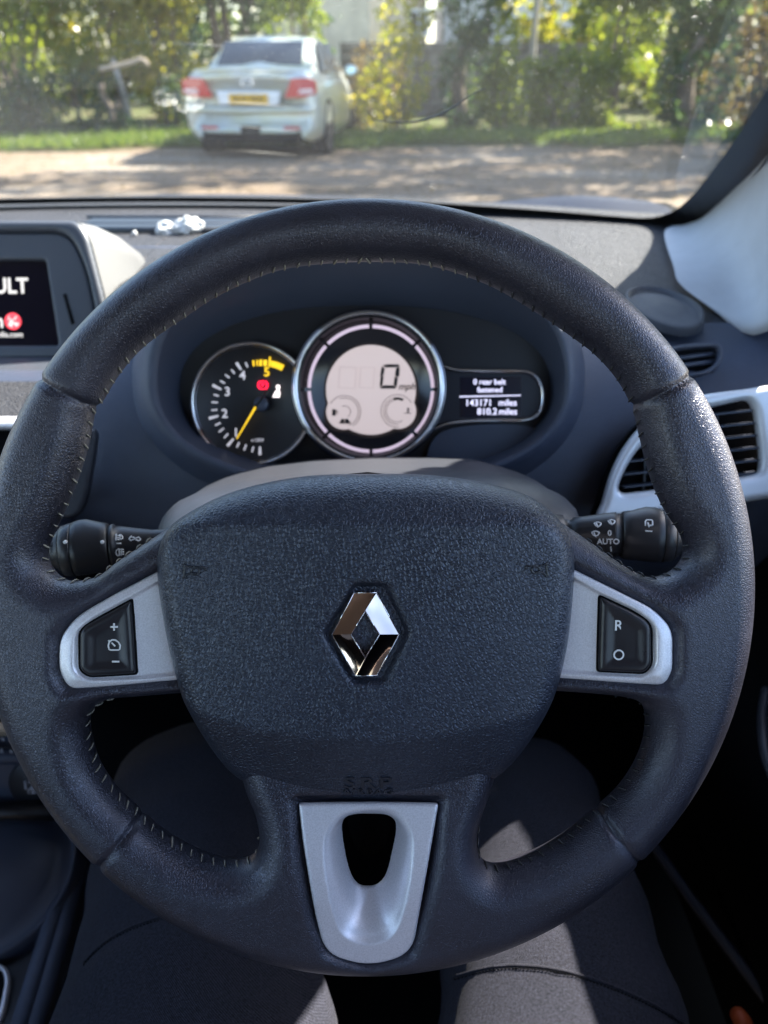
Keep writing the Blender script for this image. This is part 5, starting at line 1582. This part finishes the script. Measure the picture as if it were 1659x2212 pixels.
# left mass
bush('hedge_tree', 'tall sunlit yellow-green shrub at the left end of the hedge', 'tree', pos(60, 15.0), [(0,0,1.3,1.5,0.9,1.3),(-0.9,0.2,2.2,1.4,1.0,1.0),(0.8,0,2.4,1.2,0.9,1.0)], 9000, 0.10, 'green', 11, 7)
bush('hedge_tree', 'bright leafy shrub behind the pale bent branch', 'tree', pos(270, 15.2), [(0,0,1.6,1.1,0.8,1.0),(0.5,0.1,2.5,1.1,0.9,0.9)], 7000, 0.10, 'yellow', 12, 6)
bush('ivy_tree', 'dark ivy mass rising behind the silver car roof', 'tree', pos(520, 17.5), [(0,0,1.5,1.7,0.8,1.5),(-0.3,0,3.0,1.7,0.9,1.1)], 11000, 0.11, 'ivy', 13, 5, 0.12)
bush('hedge_tree', 'sparse yellow-leaved shrub close by the car left flank', 'tree', pos(375, 15.6), [(0,0,1.2,0.7,0.6,1.1),(0.1,0.1,2.6,0.8,0.7,1.0)], 4200, 0.09, 'yellow', 14, 5)
bush('low_shrub', 'low dark bramble under the left hedge', 'shrub', pos(170, 14.6), [(0,0,0.4,1.6,0.5,0.5),(1.3,0,0.4,1.0,0.5,0.45)], 3500, 0.08, 'ivy', 15, 4, 0.02)
bush('hedge_tree', 'leafy tree edge beside the house wall behind the car', 'tree', pos(650, 16.6), [(0,0,1.3,0.6,0.6,1.2),(0.1,0,2.9,0.55,0.6,1.1)], 3500, 0.09, 'green', 16, 4)
# middle
bush('garden_shrub', 'small yellow-leaved shrub right of the car', 'shrub', pos(860, 14.6), [(0,0,0.9,0.55,0.4,0.8),(0.1,0,1.7,0.5,0.4,0.6),(-0.3,0,0.5,0.5,0.4,0.5)], 1500, 0.085, 'yellow', 17, 9, 0.02, lean=2)
bush('low_shrub', 'brown twiggy shrub between the car and the yellow shrub', 'shrub', pos(770, 15.2), [(0,0,0.5,0.6,0.4,0.5),(0.4,0.1,0.9,0.5,0.4,0.5)], 1300, 0.07, 'brown', 18, 10, 0.015, lean=3)
bush('ivy_column', 'ivy-clad trunk standing between the house windows', 'tree', pos(1005, 15.0), [(0,0,0.8,0.50,0.45,0.9),(0,0,2.2,0.50,0.45,1.1),(0.05,0,3.2,0.55,0.5,0.8)], 6500, 0.085, 'ivy', 19, 1, 0.22, thin=0.9)
bush('glossy_climber', 'glossy sunlit leaves trailing down beside the ivy-clad trunk', 'climber', pos(1072, 14.7), [(0,0,0.5,0.22,0.2,0.5),(0.05,0,1.3,0.2,0.2,0.6),(0.0,0,2.2,0.2,0.2,0.6)], 900, 0.085, 'green', 20, 3, 0.02)
bush('low_hedge', 'low green hedge running right from the ivy-clad trunk', 'hedge', pos(1200, 14.9), [(-0.7,0,0.55,0.8,0.5,0.6),(0.3,0,0.6,0.9,0.5,0.65),(1.1,0,0.5,0.8,0.5,0.6)], 6000, 0.08, 'green', 21, 6, 0.03)
bush('hedge_tree', 'tall glossy green tree above the low hedge', 'tree', pos(1310, 15.6), [(0,0,1.6,0.9,0.7,0.9),(0.1,0,2.6,1.0,0.8,0.9)], 6500, 0.09, 'green', 22, 5)
bush('ivy_column', 'broad dark ivy column nearest the windscreen pillar', 'tree', pos(1478, 14.4), [(0,0,0.9,0.66,0.5,1.0),(0,0,2.3,0.66,0.5,1.1),(0.0,0.1,3.3,0.7,0.5,0.8)], 8000, 0.085, 'ivy', 23, 1, 0.25, thin=0.9)
bush('hedge_tree', 'brownish tangled shrub past the broad ivy column', 'tree', pos(1610, 14.2), [(0,0,0.8,0.9,0.6,0.9),(0.6,0,1.9,1.0,0.7,1.0),(1.2,0.2,3.2,1.2,0.8,1.0)], 5500, 0.09, 'brown', 24, 7)
# trees beside the yard, right of the view: their shade falls across the gravel
for k, (x, y, h) in enumerate(((7.5, 12.2, 4.6), (9.5, 10.0, 6.0), (6.6, 17.5, 9.0), (9.5, 15.5, 9.5), (8.8, 14.0, 10.8), (5.7, 15.2, 9.2))):
    bush('yard_tree', ['small round-headed tree beyond the pillar', 'tree at the yard side past the pillar', 'very tall tree behind the brownish shrub', 'high spreading tree behind the yard side tree', 'tallest tree of the yard side', 'slim tall tree behind the broad ivy column'][k], 'tree', Vector((x, y, 0)),
         [(0,0,h-2.0,1.5,1.4,0.4),(0.3,0.2,h-1.1,1.4,1.3,0.35),(-0.5,0.1,h,1.2,1.1,0.4),(0.6,0,h-2.9,1.1,1.0,0.3)], 2200, 0.16, 'green', 40 + k, 4, 0.10, thin=1.0, dens=1.4)

for k, (px, y, h) in enumerate(((-60, 20, 5), (180, 22, 6), (420, 23, 6), (1230, 24, 6), (1420, 21, 6), (1600, 20, 6), (1780, 18, 6))):
    lab = ['tall thicket behind the leftmost shrub', 'tall thicket behind the bent branch', 'tall thicket behind the dark ivy mass', 'tall tree behind the low hedge', 'tall tree between the glossy tree and the broad ivy column', 'tall thicket behind the brownish shrub', 'tall thicket hidden by the windscreen pillar'][k]
    bush('thicket_tree', lab, 'tree', pos(px, y), [(0,0,0.9,2.2,0.8,1.0),(0.3,0.2,2.2,2.2,0.9,1.0)], 4200, 0.17, ['green', 'yellow', 'green', 'yellow', 'green', 'brown', 'ivy'][k], 60 + k, 4, 0.12, thin=0.8)
bush('hedge_tree', 'loose green shrub left of the leftmost yellow-green shrub', 'tree', Vector((-8.6, 15.2, 0.1)), [(0,0,1.2,1.6,0.9,1.2),(-0.5,0.2,2.4,1.5,0.9,1.0)], 5000, 0.11, 'green', 81, 5)
bush('hedge_tree', 'yellow-leaved shrub at the far left corner of the yard', 'tree', Vector((-11.4, 15.0, 0.1)), [(0,0,1.2,1.6,0.9,1.2),(0.3,0.2,2.4,1.4,0.9,1.0)], 4500, 0.11, 'yellow', 82, 5)
# pale bent branch
pb_ = [at_y(*p, 14.3) for p in ((215,150),(250,143),(285,135),(310,128),(320,142))]
tag(obj('bent_branch', tube(spline(np.array([tuple(p) for p in pb_]), False, 0.08), [0.035, 0.04, 0.04, 0.035, 0.03] if False else 0.035, 8), mat('pale_bark', (0.36, 0.29, 0.22), 0.9)), 'pale bare branch bent across the left hedge', 'branch')
pb_ = [at_y(*p, 14.2) for p in ((245,262),(240,235),(222,205),(218,180))]
p2_ = [at_y(*p, 14.2) for p in ((243,240),(256,228),(252,222))]
tag(obj('forked_stump', join(tube(spline(np.array([tuple(p) for p in pb_]), False, 0.06), 0.05, 8), tube([tuple(p) for p in p2_], 0.035, 8)), M['bark']), 'bare forked stump at the foot of the left hedge', 'stump')
# fence posts and wires
for k, (px, y, h, lab) in enumerate(((1140, 16.5, 3.4, 'pale timber pole beside the low hedge'), (100, 14.9, 1.25, 'grey fence post under the left hedge shrubs'), (290, 14.9, 1.25, 'leaning grey fence post below the bent branch'))):
    p = pos(px, y)
    o = obj('fence_post', loft([[(p.x + s * math.cos(a) + lean_, p.y + s * math.sin(a), z) for a in np.linspace(0, 6.283, 10, endpoint=False)] for z, s, lean_ in ((0.05, 0.06, 0), (h * 0.5, 0.055, -0.06), (h, 0.05, -0.16 if k else 0.02))], True, False, True), mat('weathered_timber%d' % k, (0.32, 0.29, 0.25), 0.9))
    tag(o, lab, 'post')

# garden wall of stone
def stone_wall(x0, x1, y, h):
    t = thing('garden_wall', 'low dark stone wall running behind the shrubs', 'wall')
    m_ = mat('wall_stone', (0.16, 0.145, 0.13), 0.95, var=0.35, var_scale=5, grain=30, grain_d=0.01, grain_kind='NOISE')
    r_ = np.random.default_rng(5)
    z = 0.12
    obj('wall_core', box((x0 + x1) / 2, y + 0.2, h / 2 + 0.05, x1 - x0, 0.3, h - 0.05), mat('mortar', (0.09, 0.085, 0.08), 0.95), t, smooth=False)
    base = {}
    while z < h:
        hh = 0.14 + 0.06 * r_.random(); x = x0
        while x < x1:
            w = 0.25 + 0.3 * r_.random()
            V_, f_ = box(0, 0, 0, w - 0.02, 0.2 + 0.05 * r_.random(), hh - 0.02)
            V_ = [tuple(np.array(v) + r_.normal(size=3) * 0.008) for v in V_]
            o = obj('stone', (V_, f_), m_, t, smooth=False); o.location = (x + w / 2, y + 0.04, z + hh / 2)
            x += w
        z += hh
    return t
stone_wall(-0.9, 4.2, 18.0, 1.45)

# ---- house
hs_ = thing('stone_house', 'grey roughcast house with a cream gable behind the hedge', 'house')
rough = mat('roughcast', (0.55, 0.54, 0.56), 0.95, var=0.2, var_scale=3, grain=30, grain_d=0.01, grain_kind='NOISE')
cream = mat('cream_render', (0.70, 0.58, 0.42), 0.95, var=0.15, var_scale=2)
HY = 30.0
def hx(px): return at_y(px, 60, HY).x
def hz(py): return at_y(829, py, HY).z
obj('grey_wall', box((hx(600) + hx(822)) / 2, HY + 3, 3.5, hx(822) - hx(600), 6, 7.0), rough, hs_, smooth=False)
xm = (hx(822) + hx(962)) / 2
obj('cream_wall', xf(box(0, 0, 3.4, 4.2, 4.2, 6.8), Matrix.Translation((xm - 2.3, HY + 1.0, 0)) @ Matrix.Rotation(R(62), 4, 'Z')), cream, hs_, smooth=False)
obj('grey_wall', box((hx(962) + hx(1330)) / 2, HY + 3.4, 3.2, hx(1330) - hx(962), 6, 6.4), rough, hs_, smooth=False)
obj('plinth', box((hx(600) + hx(1330)) / 2, HY - 0.6, 0.55, hx(1330) - hx(600), 0.4, 1.0), cream, hs_, smooth=False)
rfm = mat('roof_slate', (0.10, 0.10, 0.11), 0.8)
xa, xb = hx(590), hx(1340)
obj('roof', ([(xa, HY - 0.4, 6.9), (xb, HY - 0.4, 6.9), (xb, HY + 3.2, 9.2), (xa, HY + 3.2, 9.2), (xa, HY + 6.8, 6.9), (xb, HY + 6.8, 6.9)], [(0, 1, 2, 3), (3, 2, 5, 4), (0, 3, 4), (1, 5, 2)]), rfm, hs_, smooth=False)
glassm = mat('house_window_glass', (0.03, 0.035, 0.04), 0.08)
frm = mat('window_frame_white', (0.75, 0.75, 0.75), 0.6)
for px0, px1, py0, py1, yy in ((775,795,0,20,HY - 0.02), (775,795,50,72,HY - 0.02), (884,925,22,75,HY - 0.62), (1000,1020,10,60,HY + 0.38), (1098,1145,35,80,HY + 0.38), (1180,1210,5,50,HY + 0.38), (708,722,28,70,HY - 0.02)):
    a = at_y(px0, py1, yy); b = at_y(px1, py0, yy)
    wv = obj('window', join(box((a.x + b.x) / 2, yy, a.z, b.x - a.x + 0.16, 0.12, 0.08), box((a.x + b.x) / 2, yy, b.z, b.x - a.x + 0.16, 0.12, 0.08), box(a.x, yy, (a.z + b.z) / 2, 0.08, 0.1, b.z - a.z), box(b.x, yy, (a.z + b.z) / 2, 0.08, 0.1, b.z - a.z), box((a.x + b.x) / 2, yy, (a.z + b.z) / 2, 0.05, 0.08, b.z - a.z)), frm, hs_, smooth=False)
    obj('pane', box((a.x + b.x) / 2, yy - 0.005, (a.z + b.z) / 2, b.x - a.x, 0.03, b.z - a.z), glassm, wv, smooth=False)
pz0 = at_y(752, 60, HY - 0.1)
obj('drain_pipe', tube([(hx(742), HY - 0.08, 0), (hx(742), HY - 0.08, 6.8)], 0.06, 8), mat('pipe_paint', (0.16, 0.17, 0.12), 0.6), hs_)

# ---- grass blades on the verge
r_ = np.random.default_rng(9)
n = 16000
gx = r_.uniform(-9, 9, n); gy = np.array([verge_y(x) for x in gx]) + 0.05 + np.abs(r_.normal(size=n)) * 0.9
P = np.stack([gx, gy, np.full(n, 0.05) + 0.05 * np.clip(gy - 13, 0, 1)], 1)
hgt = 0.05 + 0.10 * r_.random(n); wd = 0.010 + 0.012 * r_.random(n); an = r_.uniform(0, 6.28, n)
dx = np.stack([np.cos(an) * wd, np.sin(an) * wd, np.zeros(n)], 1); ln = r_.normal(size=(n, 3)) * 0.035; ln[:, 2] = hgt
Vg = np.stack([P - dx, P + dx, P + ln], 1).reshape(-1, 3); ig = np.arange(n) * 3
gb = obj('grass', (Vg, np.stack([ig, ig + 1, ig + 2], 1)), LM_['grass'], smooth=False)
tag(gb, 'short green grass growing along the verge', 'grass', kind='stuff')
# leaf litter on the yard
n = 2500
P = np.stack([r_.uniform(-7, 7, n), r_.uniform(5, 13, n), np.full(n, 0.012)], 1)
Vl, Fl = leaves(P, 0.05, r_, up=6)
Vl[:, 2] = np.clip(Vl[:, 2], 0.005, 0.03)
lit = obj('leaf_litter', (Vl, Fl), LM_['brown'], smooth=False)
tag(lit, 'fallen brown leaves scattered over the gravel', 'leaves', kind='stuff')

# ================================================================== parked saloon
cy0 = 11.35
cx0 = at_y(545, 300, cy0).x
car = thing('parked_car', 'silver saloon with algae-stained paint parked nose to the hedge, yellow rear plate', 'car', Matrix.Translation((cx0, cy0, 0)) @ Matrix.Rotation(R(-5.5), 4, 'Z'))
paint = mat('silver_paint', (0.52, 0.56, 0.58), 0.35, metal=0.3, coat=0.6, var=0.25, var_scale=1.6, col2=(0.52, 0.52, 0.34))
def section(y, wt, zt_, wb, zb, wm, zm, n=9):
    """half outline from the sill up over the flank to the middle of the top"""
    pts = [(wb * 0.9, zb), (wb, zb + 0.06), (wm, zm * 0.7), (wm, zm), (wm * 0.985, zm + 0.12), (wt, zt_ - 0.05), (wt * 0.90, zt_), (wt * 0.5, zt_ + 0.015), (0, zt_ + 0.02)]
    q = [(x, y, z) for x, z in pts]
    return q + [(-x, y_, z) for x, y_, z in q[-2::-1]]
secs = [section(0.10, 0.60, 0.92, 0.66, 0.36, 0.72, 0.55), section(0.0, 0.74, 0.96, 0.76, 0.30, 0.84, 0.55), section(0.04, 0.80, 1.02, 0.80, 0.26, 0.875, 0.58), section(0.18, 0.83, 1.055, 0.85, 0.22, 0.895, 0.60), section(0.6, 0.84, 1.06, 0.88, 0.20, 0.905, 0.62), section(1.4, 0.85, 0.99, 0.89, 0.18, 0.905, 0.62), section(2.6, 0.85, 0.96, 0.89, 0.18, 0.905, 0.62), section(3.4, 0.83, 0.93, 0.88, 0.18, 0.90, 0.60), section(4.3, 0.74, 0.76, 0.80, 0.20, 0.84, 0.52), section(4.65, 0.60, 0.62, 0.68, 0.24, 0.74, 0.45)]
bd_ = obj('body_shell', loft(secs, False, True, True), paint, car)
# cabin: roof and pillars
def cab(y, wb, zb, wt, zt_):
    pts = [(wb, zb), (wt + (wb - wt) * 0.35, zb + (zt_ - zb) * 0.72), (wt, zt_ - 0.05), (wt * 0.86, zt_ - 0.008), (0, zt_ + 0.015)]
    q = [(x, y + 0.55 * 0, z) for x, z in pts]
    return q + [(-x, y_, z) for x, y_, z in q[-2::-1]]
cabs = [cab(0.62, 0.74, 1.02, 0.73, 1.07), cab(0.90, 0.78, 1.0, 0.66, 1.25), cab(1.25, 0.80, 0.98, 0.62, 1.42), cab(1.6, 0.81, 0.97, 0.62, 1.47), cab(2.2, 0.82, 0.96, 0.62, 1.48), cab(2.8, 0.81, 0.95, 0.63, 1.42), cab(3.3, 0.79, 0.93, 0.70, 1.14), cab(3.6, 0.77, 0.90, 0.75, 0.95)]
obj('cabin', loft(cabs, False, True, True), paint, car)
cg = mat('car_glass', (0.02, 0.025, 0.028), 0.05, coat=0.5)
rw = [(-0.60, 0.70, 1.085), (0.60, 0.70, 1.085), (0.56, 1.14, 1.375), (-0.56, 1.14, 1.375)]
def bulge_quad(c4, n, lift, off):
    a, b, c, d = (Vector(p) for p in c4); rows = []
    nn = (b - a).cross(d - a).normalized()
    for i in range(n):
        s = i / (n - 1); r_ = []
        for j in range(n):
            t = j / (n - 1)
            p = (a * (1 - t) + b * t) * (1 - s) + (d * (1 - t) + c * t) * s
            r_.append(tuple(p + nn * (off + lift * math.sin(math.pi * s) * math.sin(math.pi * t))))
        rows.append(r_)
    return loft(rows, closed=False)
obj('rear_window', bulge_quad(rw, 9, 0.02, 0.035), cg, car)
for sgn in (1, -1):
    for (y0, y1, y2, y3) in ((0.98, 1.75, 1.80, 1.38), (1.86, 2.75, 2.55, 1.88)):
        q = [(sgn * 0.805, y0, 1.02), (sgn * 0.825, y1, 1.0), (sgn * 0.655, y2, 1.40), (sgn * 0.655, y3, 1.38)]
        if sgn < 0: q = [q[1], q[0], q[3], q[2]]
        obj('side_window', bulge_quad(q, 6, 0.012, 0.022), cg, car)
lampm = mat('tail_lamp_red', (0.45, 0.015, 0.03), 0.15, coat=0.8)
clearm = mat('tail_lamp_clear', (0.75, 0.62, 0.62), 0.15, coat=0.8)
for sgn in (1, -1):
    o2 = [(0.50, 0.76), (0.60, 0.96), (0.80, 0.965), (0.885, 0.94), (0.885, 0.80), (0.72, 0.765)]
    V_ = []
    for x, z in o2: V_.append((sgn * x, -0.045 + 0.16 * max(0, (x - 0.62)) + 0.02, z))
    V_ += [(sgn * x, 0.16 + 0.1 * max(0, x - 0.6), z) for x, z in o2]
    n6 = len(o2); f_ = [tuple(range(n6))] + [(i, (i + 1) % n6, n6 + (i + 1) % n6, n6 + i) for i in range(n6)]
    tlp = obj('tail_light', (V_, f_), lampm, car, smooth=False); bevel(tlp, 0.012, 2)
    q = [(sgn * 0.66, -0.030, 0.80), (sgn * 0.86, 0.000, 0.80), (sgn * 0.86, 0.0, 0.85), (sgn * 0.70, -0.030, 0.85)]
    obj('reversing_lens', ([*q, *[(x, y + 0.03, z) for x, y, z in q]], [(0, 1, 2, 3), (4, 7, 6, 5), (0, 4, 5, 1), (1, 5, 6, 2), (2, 6, 7, 3), (3, 7, 4, 0)]), clearm, tlp, smooth=False)
    rfl = obj('reflector', box(sgn * 0.56, -0.022, 0.395, 0.22, 0.04, 0.035), lampm, car, smooth=False); bevel(rfl, 0.006)
pl_ = obj('number_plate', box(0.0, -0.035, 0.735, 0.52, 0.02, 0.115), mat('yellow_plate', (0.70, 0.40, 0.02), 0.5), car, smooth=False); bevel(pl_, 0.004)
obj('plate_lettering', text('SN10 XDN', 0.092, Matrix.Translation((0, -0.0465, 0.735)) @ Matrix.Rotation(R(90), 4, 'X'), ext=0.001, bold=0.002), M['black'], pl_, smooth=False)
prc = obj('plate_recess', inflate(resample(np.array([(-0.40, 0.655), (0.40, 0.655), (0.44, 0.83), (-0.44, 0.83)]), True, 0.02), [], 0.01, 0.02, 0.012, 0.012), mat('pale_paint', (0.60, 0.63, 0.68), 0.4, metal=0.3), car)
prc.data.transform(Matrix.Translation((0, -0.012, 0)) @ Matrix.Rotation(R(90), 4, 'X'))
obj('boot_line', tube([(-0.72, -0.012, 0.655), (-0.5, -0.022, 0.645), (0.5, -0.022, 0.645), (0.72, -0.012, 0.655)], 0.008, 6), M['black'], car)
obj('bumper_step', tube(spline(np.array([(-0.87, 0.10, 0.62), (-0.80, -0.02, 0.615), (-0.4, -0.045, 0.605), (0.4, -0.045, 0.605), (0.80, -0.02, 0.615), (0.87, 0.10, 0.62)]), False, 0.05), 0.035, 8), paint, car)
obj('lower_valance', box(0, 0.06, 0.30, 1.35, 0.16, 0.13), M['matblack'], car, smooth=False)
obj('bumper_lip', tube(spline(np.array([(-0.78, 0.03, 0.36), (-0.4, -0.03, 0.355), (0.4, -0.03, 0.355), (0.78, 0.03, 0.36)]), False, 0.05), 0.028, 8), paint, car)
obj('tow_recess', box(0.0, -0.03, 0.36, 0.26, 0.08, 0.11), M['matblack'], car, smooth=False)
obj('boot_spoiler', tube(spline(np.array([(-0.74, 0.10, 1.04), (-0.4, 0.03, 1.065), (0.4, 0.03, 1.065), (0.74, 0.10, 1.04)]), False, 0.05), 0.022, 8), paint, car)
obj('badge', join(xf(torus_ring((0, 0), 0.06, 0.008, 0, 32), Matrix.Translation((0, -0.035, 0.915)) @ Matrix.Rotation(R(90), 4, 'X') @ Matrix.Diagonal((1.25, 0.85, 1, 1))),
                  xf(torus_ring((0, 0), 0.035, 0.006, 0, 24), Matrix.Translation((0, -0.036, 0.925)) @ Matrix.Rotation(R(90), 4, 'X') @ Matrix.Diagonal((1.3, 0.5, 1, 1)))), M['chrome'], car)
tyre_m = mat('tyre_rubber', (0.018, 0.018, 0.019), 0.85)
alloy = mat('alloy', (0.50, 0.50, 0.52), 0.35, metal=0.8)
ty = mesh('tyre', *lathe([(-0.10, 0.21), (-0.105, 0.28), (-0.09, 0.31), (-0.05, 0.318), (0.05, 0.318), (0.09, 0.31), (0.105, 0.28), (0.10, 0.21)], 40)); ty.materials.append(tyre_m)
ty.polygons.foreach_set('use_smooth', [True] * len(ty.polygons))
spk_ = [box(0.085, 0.11 * math.cos(a), 0.11 * math.sin(a), 0.02, 0.05, 0.05) for a in np.linspace(0, 6.283, 7, endpoint=False)]
rimm = mesh('rim', *join(lathe([(0.06, 0.21), (0.095, 0.21), (0.095, 0.18), (0.05, 0.17), (0.05, 0.001)], 32), lathe([(0.05, 0.06), (0.10, 0.05), (0.10, 0.001)], 20),
            *[xf(box(0.085, 0.115, 0, 0.02, 0.14, 0.035), Matrix.Rotation(a, 4, 'X')) for a in np.linspace(0, 6.283, 7, endpoint=False)])); rimm.materials.append(alloy)
for sx in (1, -1):
    for yy in (0.98, 3.72):
        w_ = obj('wheel', lathe([(-0.05, 0.16), (0.03, 0.16)], 24), M['matblack'], car)
        w_.location = (sx * 0.80, yy, 0.318); w_.rotation_euler = (0, 0, 0 if sx > 0 else math.pi)
        for nm, me in (('tyre', ty), ('rim', rimm)):
            q = bpy.data.objects.new(nm, me); C.objects.link(q); q.parent = w_
        obj('wheel_arch', xf(lathe([(-0.02, 0.37), (0.03, 0.375), (0.034, 0.34), (-0.02, 0.335)], 32), Matrix.Translation((sx * 0.885 - (0.0 if sx > 0 else 0.02), yy, 0.33))), M['matblack'], car)
mir = obj('door_mirror', inflate(ellipse(0, 0, 0.11, 0.075, 40), [], 0.008, 0.05, 0.05, 0.05), paint, car)
mir.location = (1.0, 2.72, 1.03); mir.rotation_euler = (R(90), 0, 0)
mg = obj('mirror_glass', inflate(ellipse(0, 0, 0.09, 0.06, 40), [], 0.006, 0.01, 0.006, 0.006), mat('mirror_blue', (0.55, 0.70, 0.75), 0.05, metal=1.0), mir); mg.location = (0, 0, 0.048)
m2 = obj('door_mirror', mir.data, None, car); m2.location = (-1.0, 2.72, 1.03); m2.rotation_euler = (R(90), 0, 0)

# ================================================================== our own bonnet and wiper beyond the glass
bon = thing('bonnet', 'dark blue bonnet edge seen low beyond the windscreen corner', 'bonnet')
rows = []
for x in np.linspace(-1.05, 0.46, 30):
    q_ = (x + 0.33) ** 2; cst_ = 0.036 * float(smoothstep(np.array(x), 0.12, 0.40))
    rows.append([(x, screen_y(x) + 0.06, 0.957 - 0.02 * q_ + cst_ * 0.5), (x, screen_y(x) + 0.14, 0.958 - 0.03 * q_ + cst_), (x, screen_y(x) + 0.24, 0.952 - 0.03 * q_ + cst_), (x, screen_y(x) + 0.5, 0.90 - 0.06 * q_ + cst_), (x, screen_y(x) + 0.95, 0.80 - 0.1 * q_)])
obj('bonnet_skin', loft(rows, closed=False), mat('dark_blue_paint', (0.010, 0.015, 0.032), 0.55, spec=0.12), bon)
obj('cowl', loft([[(x, screen_y(x) + 0.03, 0.962), (x, screen_y(x) + 0.058, 0.952)] for x in np.linspace(-1.05, 0.46, 24)], closed=False), M['matblack'], bon)
bpy.data.objects.remove(_tm, do_unlink=True)
